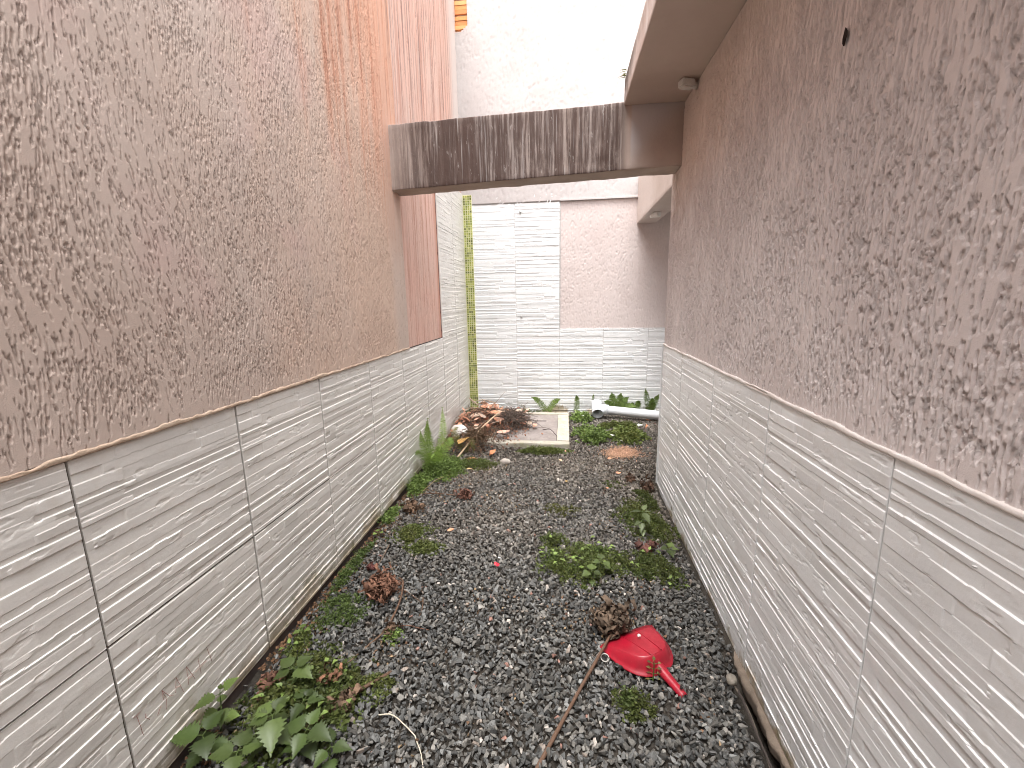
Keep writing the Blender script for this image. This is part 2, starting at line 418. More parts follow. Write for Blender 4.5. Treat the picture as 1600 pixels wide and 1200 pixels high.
# ------------------------------------------------------------------ ledge-stone ceramic tiles
def tile_relief(ny, nz, wy, hz, seed, smin=.009, smax=.036, depth=.0036):
    r = np.random.RandomState(seed)
    y = np.linspace(0, wy, ny); z = np.linspace(0, hz, nz); Y, Z = np.meshgrid(y, z)
    Zw = Z+.0012*(vn(Y/.09, Z/.05, seed)-.5)*2+.0005*(vn(Y/.02, Z/.02, seed+1)-.5)*2
    b = [0.]
    while b[-1] < hz+.05: b.append(b[-1]+r.choice([r.uniform(smin, smin*1.5), r.uniform(smin*1.6, smax)], p=[.4, .6]))
    b = np.array(b)-r.uniform(0, .012)
    S = np.searchsorted(b, Zw, side='right')-1; S = np.clip(S, 0, len(b)-2)
    frac = (Zw-b[S])/(b[S+1]-b[S])
    Hh = np.zeros_like(Y); prev = .5
    for s in range(len(b)-1):
        msk = S == s
        if not msk.any(): prev = .5; continue
        p = -r.uniform(0, .2); cuts = [p]
        while cuts[-1] < wy: cuts.append(cuts[-1]+r.choice([r.uniform(.05, .13), r.uniform(.14, .42)], p=[.35, .65]))
        lv = []
        alt = s % 2
        for c in cuts: lv.append(np.clip((.70 if alt else .30)+r.uniform(-.42, .42), 0, 1))
        ii = np.clip(np.searchsorted(np.array(cuts), Y[msk]+.002*(vn(Z[msk]/.006, Y[msk]*0, seed+s)-.5), side='right')-1, 0, len(lv)-1)
        h = np.array(lv)[ii]*depth
        tl = r.uniform(-.0008, .0016, len(lv))[ii]
        Hh[msk] = h+tl*(frac[msk]-.5)
    chip = sm(.66, .76, fbm(Y/.05, Z/.022, seed+9, 3))
    Hh = Hh-chip*.0018*vn(Y/.012, Z/.008, seed+4)
    Hh += .0006*(fbm(Y/.03, Z/.012, seed+5)-.5)
    return .85*Hh+.15*box_blur(Hh)

class TileSet:
    def __init__(s, wy, hz, dy, dz, seeds, **kw):
        s.wy, s.hz = wy, hz; s.ny = int(round(wy/dy))+1; s.nz = int(round(hz/dz))+1
        s.rel = [tile_relief(s.ny, s.nz, wy, hz, sd, **kw) for sd in seeds]
        s.y = np.linspace(0, wy, s.ny); s.z = np.linspace(0, hz, s.nz)
    def place(s, mb, k, y0, z0, fn, joint=.003, u1=None, v0=0., v1=None, thick=.006):
        """fn(y, z, height) -> xyz; tile cell from (y0,z0), cropped to u<u1, v0<v<v1"""
        u1 = s.wy if u1 is None else u1; v1 = s.hz if v1 is None else v1
        j = joint/2
        yy = s.y[(s.y > j+.001) & (s.y < u1-j-.001)]; zz = s.z[(s.z > v0+j+.001) & (s.z < v1-j-.001)]
        hy0 = np.searchsorted(s.y, yy[0]); hz0 = np.searchsorted(s.z, zz[0])
        Hh = s.rel[k][hz0:hz0+len(zz), hy0:hy0+len(yy)]
        ye = np.concatenate([[j, j], yy, [u1-j, u1-j]]); ze = np.concatenate([[v0+j, v0+j], zz, [v1-j, v1-j]])
        He = np.pad(Hh, 2, mode='edge'); He[1:-1, 1:-1] = np.pad(Hh, 1, mode='edge')
        He[1, :] = He[-2, :] = He[:, 1] = He[:, -2] = .0012
        He[0, :] = -thick; He[-1, :] = -thick; He[:, 0] = -thick; He[:, -1] = -thick
        Yg, Zg = np.meshgrid(y0+ye, z0+ze-v0)
        V = np.stack(fn(Yg, Zg, He), -1).reshape(-1, 3)
        mb.add(V, grid_faces(len(ye), len(ze)))
    def height(s, k, u, v):
        return s.rel[k][np.clip((v/s.hz*(s.nz-1)).astype(int), 0, s.nz-1), np.clip((u/s.wy*(s.ny-1)).astype(int), 0, s.ny-1)]

WL = .4765; Y0L = .74
jit = np.random.RandomState(3)
fnL = lambda y, z, h: (XL-.004+h+0*y, y, z)
left_tiles_hi = TileSet(WL, .45, .0042, .0022, [11, 12, 13, 14])
left_tiles_lo = TileSet(WL, .45, .008, .0032, [15, 16])
mbL = MB(); kL = {}
for c in range(-2, 8):
    y0 = Y0L+c*WL; ts = left_tiles_hi if c < 4 else left_tiles_lo
    u1 = min(WL, YB-.006-y0)
    for rrow, (za, zb) in enumerate([(.018, .45), (.45, .90)]):
        k = jit.randint(len(ts.rel)); kL[(c, rrow)] = k
        off = jit.uniform(-.0012, .0012)
        ts.place(mbL, k, y0, za, lambda y, z, h, o=off: (XL-.004+o+h+0*y, y, z), joint=.0062 if c < 2 else .004, u1=u1, v0=.45-(zb-za), v1=.45)
for c in (6, 7):
    y0 = Y0L+c*WL; u1 = min(WL, YB-.006-y0)
    for za, zb in [(.90, 1.35), (1.35, 1.80), (1.80, 2.24)]:
        left_tiles_lo.place(mbL, jit.randint(2), y0, za, fnL, joint=.002, u1=u1, v1=zb-za)

# ------------------------------------------------------------------ scratched plaster (grafiato)
def scratch(y, z, seed, dens=1., bottom=None, fade=None, lng=1., tilt=1., big=1.):
    """height field (<0 in the grooves) on the grid y (cols) x z (rows)"""
    r = np.random.RandomState(seed); ny, nz = len(y), len(z)
    dy = y[1]-y[0]; dz = z[1]-z[0]
    Yg, Zg = np.meshgrid(y, z)
    Hf = .0020*(fbm(Yg/.16, Zg/.22, seed, 3)-.5)+.0007*(fbm(Yg/.02, Zg/.045, seed+3, 3)-.5)
    area = (y[-1]-y[0])*(z[-1]-z[0]); N = int(area*9600*dens)
    Py = r.uniform(y[0], y[-1], N*2); Pz = r.uniform(z[0], z[-1], N*2)
    dm = fbm(Py/.11, Pz/.2, seed+7, 3); keep = r.uniform(0, 1, N*2) < sm(.28, .66, dm)*.26+.17
    if bottom is not None: keep &= r.uniform(0, 1, N*2) < sm(bottom, bottom+.10, Pz)*.9+.1
    if fade is not None: keep &= r.uniform(0, 1, N*2) < 1-.93*sm(fade[0], fade[1], Py)
    Py, Pz = Py[keep][:N], Pz[keep][:N]; n = len(Py)
    L = np.where(r.uniform(0, 1, n) < .66, r.uniform(.004, .014, n), r.uniform(.014, .046, n))
    L = L*lng
    wd = r.uniform(.0006, .00125, n); dp = r.uniform(.0032, .0060, n)*big; wd = wd*big**.6
    tl = ((vn(Py/.25, Pz/.25, seed+21)-.5)*.35+r.normal(0, .08, n))*tilt
    wob = r.uniform(0, .0009, n)
    C = np.zeros((nz, ny)); U = np.zeros((nz, ny))
    for i in range(n):
        a = int((Pz[i]-L[i]-.005-z[0])/dz); b2 = int((Pz[i]+.006-z[0])/dz)+1
        hw = wd[i]*2.2+abs(tl[i])*L[i]+.002
        c = int((Py[i]-hw-z[0]*0-y[0])/dy); d = int((Py[i]+hw-y[0])/dy)+1
        a, c = max(a, 0), max(c, 0); b2, d = min(b2, nz), min(d, ny)
        if b2-a < 2 or d-c < 2: continue
        zz = z[a:b2][:, None]; yy = y[c:d][None, :]
        t = Pz[i]-zz
        cy = Py[i]+tl[i]*t+wob[i]*np.sin(t*160+i)
        e = np.clip(t/.004+.6, 0, 1)*np.clip((L[i]-t)/.004+.6, 0, 1)
        q = (yy-cy)/wd[i]
        g = np.clip(1.75-1.25*np.abs(q), 0, 1)*np.minimum(e*1.6, 1)*dp[i]
        np.maximum(C[a:b2, c:d], g, out=C[a:b2, c:d])
        lump = np.exp(-q*q*.5-((t-L[i]-.002)/.0035)**2)*dp[i]*.20
        np.maximum(U[a:b2, c:d], lump, out=U[a:b2, c:d])
    return Hf-C+U*(C < .0006)

def stucco_panel(name, x, y0, y1, z0, z1, dy, dz, seed, mat, parent, sign, dens=1., rag=.006, fade=None, **kw):
    y = np.arange(y0, y1+1e-6, dy); y[-1] = y1; z = np.arange(z0, z1+1e-6, dz)
    Hf = scratch(y, z, seed, dens, bottom=z0, fade=fade, **kw)
    Yg, Zg = np.meshgrid(y, z); Zg = Zg.copy()
    Zg[0, :] += rag*(fbm(y/.05, y*0, seed+2)-.5)*2
    edge = np.minimum(sm(0, .02, y1-Yg), 1)
    X = x+sign*(Hf-(1-edge)*.004)
    V = np.stack([X, Yg, Zg], -1).reshape(-1, 3)
    me = arr_mesh(name, V, [grid_faces(len(y), len(z), flip=sign < 0)], smooth=True)
    return link(name, me, mat, parent)

# ------------------------------------------------------------------ left wall
lw = thing('left_wall', 'tall left wall of pink scratched plaster with red run-off stains over pale ridged tiles', 'wall', (XL-.1, 2.0, 0))
SX = XL+.004
stucco_panel('plaster', SX, .30, Y_STEP, .906, 3.3, .0017, .0034, 101, M_STUCL, lw, 1, fade=(2.45, 2.62), dens=1.2)
mb = MB(); mb.box((XL-.25, -3.0, -.3), (XL-.035, YB+.20, 4.25)); mb.box((XL-.0345, -3.0, .9), (SX-.004, .30, 4.2)); mb.box((XL-.0345, -3.0, -.2), (XL, -.25, .9))
mb.box((XL-.0345, .30, 3.29), (SX-.003, Y_STEP-.002, 4.2))
link('masonry', mb.mesh('masonry'), M_STUCL, lw)
mb = MB(); mb.box((XL-.033, .30, .91), (SX-.008, Y_STEP-.003, 3.29)); link('plaster_edge', mb.mesh('plaster_edge'), M_STUCF, lw)
y = np.arange(Y_STEP-.01, YB+.012, .006); z = np.arange(.90, 4.25, .009)
Yg, Zg = np.meshgrid(y, z); Hf = .5*scratch(y, z, 140, .5)
ym = .5*(y[1:]+y[:-1]); zm = .5*(z[1:]+z[:-1]); keep = ~((ym[None, :] > 3.60) & (zm[:, None] < 2.238))
me = arr_mesh('stained_plaster', np.stack([XL-.013+Hf, Yg, Zg], -1).reshape(-1, 3), [grid_faces(len(y), len(z), keep)], smooth=True)
link('stained_plaster', me, M_STUCF, lw, 'red stained far strip of plaster, set back')
link('tile_cladding', mbL.mesh('tile_cladding', False), M_TILE, lw)
mb = MB(); mb.box((XL-.034, -.25, -.1), (XL-.0085, YB+.01, .905)); mb.box((XL-.034, 3.604, .906), (XL-.0087, YB+.01, 2.239))
link('joint_mortar', mb.mesh('joint_mortar'), M_GROUT, lw)
# rough bedding mortar showing between the tiles and the plaster
y = np.arange(.28, 3.597, .006); v = np.linspace(0, 1, 7)
Yg, Vg = np.meshgrid(y, v)
top = .902+.016*fbm(y/.09, y*0, 31)+.006*vn(y/.015, y*0, 33)
Zg = .897+(top-.897)[None, :]*Vg
Xg = XL+.0030+.0028*np.sin(Vg*np.pi)+.004*(fbm(Yg/.02, Vg*2, 34)-.5)-.012*(Vg > .95)-.008*(Vg < .05)
Xg = Xg-.024*sm(Y_STEP-.01, Y_STEP+.02, Yg)
link('mortar_line', arr_mesh('mortar_line', np.stack([Xg, Yg, Zg], -1).reshape(-1, 3), [grid_faces(len(y), 7)], smooth=True), M_MORT, lw)
# scratched letters on the second lower tile
ST = [[(.768,.238),(.772,.175)],[(.760,.237),(.778,.237)],[(.788,.221),(.785,.212),(.794,.196)],[(.813,.187),(.826,.203)],
 [(.838,.178),(.842,.211),(.836,.238),(.835,.211)],[(.836,.238),(.852,.205),(.863,.197)],[(.868,.198),(.878,.236),(.889,.180)],[(.871,.210),(.885,.203)],
 [(.907,.184),(.911,.239),(.928,.182)],[(.908,.200),(.926,.200)],[(.948,.232),(.948,.180)],[(.932,.200),(.971,.200)],[(.980,.238),(.987,.184)]]
mb = MB(); k = kL[(0, 0)]
for s in ST:
    P = np.array(s); seg = []
    for a, b in zip(P[:-1], P[1:]):
        n = max(3, int(np.linalg.norm(b-a)/.002)); seg.append(a+(b-a)*np.linspace(0, 1, n)[:, None])
    P = np.vstack(seg); P = P+.0006*(np.stack([vn(P[:, 0]/.004, P[:, 1]/.004, 8), vn(P[:, 0]/.004, P[:, 1]/.004, 9)], 1)-.5)
    h = left_tiles_hi.height(k, P[:, 0]-Y0L, P[:, 1])
    hx = XL-.004+np.maximum(h, np.maximum(np.roll(h, 1), np.roll(h, -1)))+.0006
    mb.tube(np.stack([hx, P[:, 0], P[:, 1]], 1), .0007, 4)
link('scratched_lettering', mb.mesh('scratched_lettering'), M_SCR, lw, 'thin red scratched capital letters')

# ------------------------------------------------------------------ right wall
rw = thing('right_wall', 'right wall of grey pink scratched plaster over large pale ridged tiles, ending at a corner', 'wall', (XR+.1, 1.5, 0))
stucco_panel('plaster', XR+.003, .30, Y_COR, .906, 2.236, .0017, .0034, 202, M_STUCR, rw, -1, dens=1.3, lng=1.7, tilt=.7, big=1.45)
mb = MB(); mb.box((XR+.034, -3.0, -.3), (2.0, Y_COR-.004, 2.236)); mb.box((XR+.004, -3.0, .9), (XR+.033, .30, 2.236))
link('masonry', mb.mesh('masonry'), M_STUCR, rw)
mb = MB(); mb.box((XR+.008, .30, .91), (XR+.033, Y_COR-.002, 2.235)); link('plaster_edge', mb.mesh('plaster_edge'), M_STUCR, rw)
WR = .5256; mbR = MB()
right_tiles = TileSet(WR, .99, .0048, .0022, [41, 42, 43], smin=.010, smax=.036, depth=.0034)
fnR = lambda y, z, h: (XR+.004-h+0*y, y, z)
for i, c in enumerate(range(-2, 5)):
    y0 = .8817+(c-1)*WR; u1 = min(WR, Y_COR-.004-y0)
    if u1 < .05: continue
    mb2 = MB(); right_tiles.place(mb2, (i*2+1) % 3, y0, -.09, fnR, joint=.0045, u1=u1)
    mbR.add(mb2.V[0], mb2.Q[0][:, ::-1])
link('tile_cladding', mbR.mesh('tile_cladding', False), M_TILER, rw)
mb = MB(); mb.box((XR+.0065, -.8, -.088), (XR+.0335, Y_COR-.006, .905)); link('joint_mortar', mb.mesh('joint_mortar'), M_GROUTR, rw)
y = np.arange(.28, Y_COR, .006); v = np.linspace(0, 1, 7); Yg, Vg = np.meshgrid(y, v)
top = .904+.012*fbm(y/.12, y*0, 51)+.003*vn(y/.02, y*0, 53); Zg = .896+(top-.896)[None, :]*Vg
Xg = XR+.0005-.002*np.sin(Vg*np.pi)+.002*(fbm(Yg/.03, Vg*2, 54)-.5)+.010*(Vg > .95)+.006*(Vg < .05)
crack = sm(.6, .66, vn(y/.25, y*0, 61))*(y > 1.0)*(y < 1.6)
Xg = Xg+.006*crack[None, :]*np.exp(-((Vg-.45)/.16)**2)
M_CAULK = mat_plain('plaster_bead', (.80, .77, .75), (.70, .65, .62), 12, .9, .002, 80)
link('plaster_bead', arr_mesh('plaster_bead', np.stack([Xg, Yg, Zg], -1).reshape(-1, 3), [grid_faces(len(y), 7, flip=True)], smooth=True), M_CAULK, rw)
# corner trim of the tiles and render at the end of the wall
mb = MB(); mb.box((XR-.006, Y_COR-.004, -.14), (XR+.04, Y_COR+.004, .903)); link('corner_trim', mb.mesh('corner_trim'), M_TILER, rw)
# broken mortar below the tiles
y = np.arange(.2, 2.95, .008); v = np.linspace(0, 1, 9); Yg, Vg = np.meshgrid(y, v)
nr = 1-sm(1.35, 1.7, y)
out = .006+(.004+.022*fbm(y/.07, y*0, 71)+.010*vn(y/.018, y*0, 72))*nr
dep = .02+(.05*fbm(y/.10, y*0, 75)+.02*vn(y/.02, y*0, 76))*nr
Zg = -.089-dep[None, :]*Vg
Xg = XR+.010-out[None, :]*(1-.35*Vg)*np.minimum(1, Vg*6)+.05*(Vg > .93)+.005*(fbm(Yg/.02, Vg*4, 74)-.5)
link('footing_mortar', arr_mesh('footing_mortar', np.stack([Xg, Yg, Zg], -1).reshape(-1, 3), [grid_faces(len(y), 9)], smooth=True), mat_plain('footing_mortar', (.24, .19, .15), (.15, .12, .095), 12, .95, .004, 60), rw)
# drilled hole in the plaster
mb = MB(); a = np.linspace(0, 2*np.pi, 12, endpoint=False)
prof = np.stack([np.cos(a)*.008*(1+.25*np.sin(a*2+1)), np.sin(a)*.019*(1+.2*np.cos(a))], 1)
V = [(XR+.001, 1.21, 1.784)]+[(XR-.0022+.001*np.sin(3*t), 1.21+p[0], 1.784+p[1]) for t, p in zip(a, prof)]
mb.add(V, T=[[0, 1+i, 1+(i+1) % 12] for i in range(12)]); link('drill_hole', mb.mesh('drill_hole'), M_HOLE, rw)

# ------------------------------------------------------------------ back wall
bw = thing('back_wall', 'bright back wall with white ridged tile panel, green mosaic strip and pale plaster', 'wall', (0, YB+.1, 0))
mb = MB(); mb.box((-1.25, YB+.05, -.3), (2.2, YB+.25, 4.7)); link('masonry', mb.mesh('masonry'), M_MASON, bw)
x = np.arange(-1.08, 2.2, .010); z = np.arange(2.12, 4.7, .014)
Hf = scratch(x, z, 301, .55)
Xg, Zg = np.meshgrid(x, z); Zg = Zg.copy(); xm = .5*(x[1:]+x[:-1]); zm = .5*(z[1:]+z[:-1])
Zg[0] = np.where(x < -.05, 2.215, 2.143)+.004*(fbm(x/.07, x*0, 9)-.5)
hole = (xm[None, :] < -.915+.0*zm[:, None]) & (zm[:, None] > 3.655+np.maximum(0, (xm[None, :]+.99))*.8)
Yf = YB-.004-Hf*.9
Yf[0] += .02
link('plaster', arr_mesh('plaster', np.stack([Xg, Yf, Zg], -1).reshape(-1, 3), [grid_faces(len(x), len(z), ~hole)], smooth=True), M_STUCB, bw)
mb = MB()
for k2, zb in enumerate(np.arange(3.56, 4.5, .125)):
    xa = -1.10
    cols = [(.80, .38, .15), (.84, .46, .20), (.74, .32, .13)]
    for q in range(3): mb.box((xa, YB+.012+.004*(q % 2), zb+.004+q*.037), (-.90, YB+.048, zb+.004+q*.037+.033), cols[(k2+q) % 3])
    mb.box((xa, YB+.030, zb-.010), (-.90, YB+.049, zb+.006), (.55, .47, .38))
link('exposed_brick', mb.mesh('exposed_brick'), M_BRICK, bw, 'bare orange hollow bricks with ridged sides')
x = np.arange(-.06, 2.2, .006); z = np.arange(.90, 2.16, .009)
Hf = scratch(x, z, 311, .7); Xg, Zg = np.meshgrid(x, z)
link('plaster_panel', arr_mesh('plaster_panel', np.stack([Xg, YB+.010-Hf*.7, Zg], -1).reshape(-1, 3), [grid_faces(len(x), len(z))], smooth=True), M_STUCB2, bw, 'pale mauve plaster panel right of the tall tiles')
mb = MB(); mb.box((-.055, YB-.012, 2.138), (2.2, YB+.02, 2.150)); link('ledge', mb.mesh('ledge'), M_STUCB, bw)
WB = .4448; mbB = MB()
back_tiles = TileSet(WB, .45, .0055, .0032, [61, 62, 63], depth=.0042)
fnB = lambda y, z, h: (y, YB+.002-h+0*y, z)
for c in range(-2, 5):
    x0 = -.064+c*WB
    rows = [(-.03, .45), (.45, .90)]+([(.90, 1.35), (1.35, 1.80), (1.80, 2.212)] if c < 0 else [])
    for za, zb in rows:
        back_tiles.place(mbB, jit.randint(3), x0, za if za >= 0 else 0, fnB, joint=.003, v1=min(.45, zb-max(za, 0)))
link('tile_cladding', mbB.mesh('tile_cladding', False), M_TILEB, bw)
mb = MB(); mb.box((-1.06, YB+.004, -.1), (-.055, YB+.049, 2.215)); mb.box((-.0545, YB+.0042, -.1), (2.2, YB+.049, .903)); link('joint_mortar', mb.mesh('joint_mortar'), M_GROUTR, bw)
mb = MB(); rr = np.random.RandomState(5); x0 = -1.024; mw = .0232
gcol = [(.30, .33, .06), (.20, .23, .05), (.38, .40, .10), (.13, .14, .04), (.26, .30, .08), (.44, .45, .16)]
for i in range(4):
    for k2 in range(94):
        xa = x0+i*mw*.93; za = .01+k2*.0236; c = gcol[rr.randint(6)]; d = rr.uniform(0, .0015)
        mb.box((xa+.0026, YB-.0065-d, za+.0026), (xa+mw*.93-.0026, YB-.002, za+.0236-.0026), c)
link('mosaic_strip', mb.mesh('mosaic_strip'), M_MOS, bw, 'vertical strip of small green glass mosaic')
mb = MB(); mb.box((x0-.006, YB-.0045, 0), (x0+4*mw*.93+.003, YB+.003, 2.232)); link('mosaic_grout', mb.mesh('mosaic_grout'), M_MOSG, bw)
for (hx, hz, big) in ((-.451, 2.047, 0), (-.452, 1.027, 1)):
    mb = MB()
    t = np.linspace(0, 1, 8)
    mb.tube(np.stack([hx+0*t, YB-.004-.022*t, hz+0*t], 1), .003, 8)
    a = np.linspace(-.5*np.pi, 1.35*np.pi, 18)
    rad = .009 if big else .006
    mb.tube(np.stack([hx+rad*np.cos(a), np.full(18, YB-.028), hz+rad*np.sin(a)], 1), .0026, 8)
    mb.tube([(hx, YB-.003, hz), (hx, YB-.0075, hz)], .010, 14)
    link('screw_hook', mb.mesh('screw_hook', True), M_STEEL, bw)

mb = MB(); mb.box((XL-.03, -3.2, -.2), (XR+.05, -3.0, 2.74)); single('rear_light_blocker', mb.mesh('rear_light_blocker'), M_STUCR, (0, -3.1, 0), 'unseen plain wall added behind the viewpoint to shape the light', 'wall')  # added out of view behind the camera for its effect on the light
# ------------------------------------------------------------------ beam, slab, side beam
def rough_prism(name, corners, n, amp, seed, mat, parent=None, bev=.006):
    """corners: 8 points (bottom 4 then top 4, each ring ordered); subdivided and slightly uneven"""
    bm = bmesh.new(); vs_ = [bm.verts.new(c) for c in corners]
    for f in ((3, 2, 1, 0), (4, 5, 6, 7), (0, 1, 5, 4), (1, 2, 6, 5), (2, 3, 7, 6), (3, 0, 4, 7)): bm.faces.new([vs_[i] for i in f])
    bmesh.ops.bevel(bm, geom=bm.edges[:], offset=bev, segments=2, affect='EDGES', profile=.6)
    for _ in range(n):
        bmesh.ops.subdivide_edges(bm, edges=[e for e in bm.edges if e.calc_length() > .03], cuts=1, use_grid_fill=True)
    bm.normal_update()
    P = np.array([v.co for v in bm.verts]); N = np.array([v.normal for v in bm.verts])
    d = amp*(fbm(P[:, 0]*9+P[:, 1]*7, P[:, 2]*9+P[:, 1]*5, seed)-.5)*2+amp*.5*(fbm(P[:, 0]*40, P[:, 2]*40+P[:, 1]*40, seed+3)-.5)*2
    for v, k in zip(bm.verts, d): v.co += v.normal*float(k)
    me = bpy.data.meshes.new(name); bm.to_mesh(me); bm.free()
    me.polygons.foreach_set('use_smooth', np.ones(len(me.polygons), bool))
    return me
x0, x1 = XL-.02, XR+.02
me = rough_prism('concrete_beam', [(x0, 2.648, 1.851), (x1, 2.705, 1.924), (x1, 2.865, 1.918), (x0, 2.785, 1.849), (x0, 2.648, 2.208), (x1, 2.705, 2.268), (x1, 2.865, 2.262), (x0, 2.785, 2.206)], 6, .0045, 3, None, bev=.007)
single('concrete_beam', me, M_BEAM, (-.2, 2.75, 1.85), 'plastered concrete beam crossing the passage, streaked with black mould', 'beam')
me = rough_prism('roof_slab', [(.325, -3.0, 2.25), (2.0, -3.0, 2.24), (2.0, 2.70, 2.24), (.311, 2.695, 2.238), (.325, -3.0, 2.415), (2.0, -3.0, 2.42), (2.0, 2.70, 2.41), (.311, 2.695, 2.372)], 6, .0035, 9, None, bev=.006)
single('roof_slab', me, M_SLAB, (.5, 1.0, 2.24), 'overhanging concrete slab above the right wall with mouldy front edge', 'slab')
me = rough_prism('side_beam', [(.676, 2.87, 1.905), (.857, 2.87, 1.905), (.857, YB+.01, 1.902), (.676, YB+.01, 1.899), (.676, 2.87, 2.32), (.857, 2.87, 2.32), (.857, YB+.01, 2.32), (.676, YB+.01, 2.32)], 5, .003, 13, None)
M_SBEAM = mat_stucco('side_beam_plaster', (.60, .52, .48), (.52, .43, .38))
single('side_beam', me, M_SBEAM, (.76, 3.7, 1.9), 'short plastered beam running from behind the cross beam to the back wall', 'beam')
me = rough_prism('rear_slab', [(.86, 2.94, 2.24), (2.0, 2.94, 2.24), (2.0, YB+.02, 2.24), (.86, YB+.02, 2.24), (.86, 2.94, 2.36), (2.0, 2.94, 2.36), (2.0, YB+.02, 2.36), (.86, YB+.02, 2.36)], 3, .003, 15, None)
link('roof_panel', me, M_SLAB, rw)

# lamp sockets screwed to the undersides
def socket(loc, rz, label):
    t = thing('lamp_socket', label, 'lamp socket', loc)
    lx, ly, lz = loc; ca, sa = math.cos(rz), math.sin(rz)
    M = Matrix.Translation(loc) @ Matrix.Rotation(rz, 4, 'Z')
    mb = MB(); mb.box((-.034, -.024, -.038), (.034, .024, .0), M=M); me = mb.mesh('socket_body')
    bm = bmesh.new(); bm.from_mesh(me); bmesh.ops.bevel(bm, geom=bm.edges[:], offset=.006, segments=2, affect='EDGES'); bm.to_mesh(me); bm.free()
    link('socket_body', me, M_WHITE, t)
    mb = MB(); mb.tube([M @ Vector((.026, 0, -.022)), M @ Vector((.058, .0, -.024))], [.016, .0145], 14); link('socket_neck', mb.mesh('socket_neck', True), M_WHITE, t)
    mb = MB(); mb.tube([M @ Vector((.0582, 0, -.024)), M @ Vector((.0600, 0, -.0241))], [.0105, .0105], 12); link('socket_hole', mb.mesh('socket_hole'), M_HOLE, t)
    return t
socket((.575, 2.44, 2.2365), R(20), 'small white lamp socket under the roof slab beside the right wall')
t = socket((.748, 3.97, 1.8985), R(130), 'small white lamp socket under the side beam at the back')

# ------------------------------------------------------------------ gravel
def stone_variants(n, seed, sq=(1., .72, .5), pts=11):
    r = np.random.RandomState(seed); out = []
    for i in range(n):
        p = r.normal(size=(pts, 3)); p /= np.linalg.norm(p, axis=1)[:, None]; p *= r.uniform(.8, 1.1, (pts, 1))
        p *= np.array(sq)*r.uniform(.75, 1.25, 3)
        bm = bmesh.new(); vv = [bm.verts.new(q) for q in p]
        res = bmesh.ops.convex_hull(bm, input=vv)
        bmesh.ops.delete(bm, geom=[v for v in bm.verts if not v.link_faces], context='VERTS')
        bm.verts.index_update(); V = np.array([v.co for v in bm.verts]); T = np.array([[v.index for v in f.verts] for f in bm.faces])
        bm.free(); out.append((V, T))
    return out
def rot_mats(q):
    q = q/np.linalg.norm(q, axis=1)[:, None]; w_, x, y, z = q.T
    return np.stack([np.stack([1-2*(y*y+z*z), 2*(x*y-z*w_), 2*(x*z+y*w_)], -1), np.stack([2*(x*y+z*w_), 1-2*(x*x+z*z), 2*(y*z-x*w_)], -1), np.stack([2*(x*z-y*w_), 2*(y*z+x*w_), 1-2*(x*x+y*y)], -1)], 1)
def scatter(variants, P, S, cols, seed, flat=.5):
    r = np.random.RandomState(seed); n = len(P); q = r.normal(size=(n, 4)); q[:, 1:3] *= flat
    M = rot_mats(q); kind = r.randint(len(variants), size=n); Vs, Ts, Cs = [], [], []; off = 0
    for k, (V, T) in enumerate(variants):
        idx = np.where(kind == k)[0]
        W = np.einsum('nij,vj->nvi', M[idx], V)*S[idx, None, None]+P[idx, None, :]
        Vs.append(W.reshape(-1, 3)); Ts.append((T[None]+(np.arange(len(idx))*len(V))[:, None, None]+off).reshape(-1, 3))
        Cs.append(np.repeat(cols[idx], len(T), 0)); off += len(idx)*len(V)
    return np.vstack(Vs), np.vstack(Ts), np.vstack(Cs)
def in_cover(x, y, m=0.): return (x > -.69+m) & (x < .035-m) & (y > 3.44+m) & (y < 4.46-m)
r = np.random.RandomState(77)
Pl = []
for sp, (ya, yb) in ((.0138, (.70, 3.0)), (.0165, (3.0, 4.52))):
    a, b2 = np.meshgrid(np.arange(-1.02, 1.5 if ya > 2 else .62, sp), np.arange(ya, yb, sp*.92))
    a = a.ravel()+r.uniform(-.55, .55, a.size)*sp; b2 = b2.ravel()+r.uniform(-.55, .55, b2.size)*sp
    Pl.append(np.stack([a, b2], 1))
P2 = np.vstack(Pl)
a = np.stack([r.uniform(-1.0, .6, 9500), r.uniform(.75, 3.2, 9500)], 1); P2 = np.vstack([P2, a]); top = np.arange(len(P2)) >= len(P2)-9500
X, Yy = P2.T
edge = sm(-1.02, -.95, X+.06*(fbm(Yy*5, X*0, 91)-.5)*2)
edge = np.where(Yy > 2.9, sm(-1.0, -.7, X+.3*(fbm(Yy*4, X*4, 92)-.5)), edge)
trench = 1-(1-sm(1.32, 1.5, Yy))*sm(.545, .565, X)
keep = (r.uniform(0, 1, len(X)) < edge*.97+.03) & (r.uniform(0, 1, len(X)) < trench*.96+.04) & ~in_cover(X, Yy, .01) & ~((X > .612) & (Yy < 2.96))
P2 = P2[keep]; top = top[keep]; X, Yy = P2.T; n = len(P2)
S = r.uniform(.0075, .0125, n)*np.where(r.uniform(0, 1, n) < .14, 1.35, 1.)
S[top] *= 1.05; S *= np.clip(r.lognormal(0, .16, n), .7, 1.5)
Z = ground_z(X, Yy)+r.uniform(-.003, .006, n)+np.where(top, .009, 0)
g = np.clip(r.lognormal(0, .42, n), .35, 2.6)
base = np.where((r.uniform(0, 1, n) < .5)[:, None], np.array([[.080, .081, .080]]), np.array([[.098, .094, .087]]))*g[:, None]
warm = r.uniform(0, 1, n)
dust = (.35+.65*sm(.35, .65, fbm(X*1.6, Yy*1.6, 44)))*sm(1.5, 2.7, Yy)
base = base*(1+.25*dust[:, None]*np.array([1.1, .95, .8]))+dust[:, None]*np.array([.040, .026, .015])
base *= np.array([1.03, 1.02, 1.0])
base[warm > .975] = np.array([.24, .20, .17])*r.uniform(.7, 1.3, (int((warm > .975).sum()), 1))
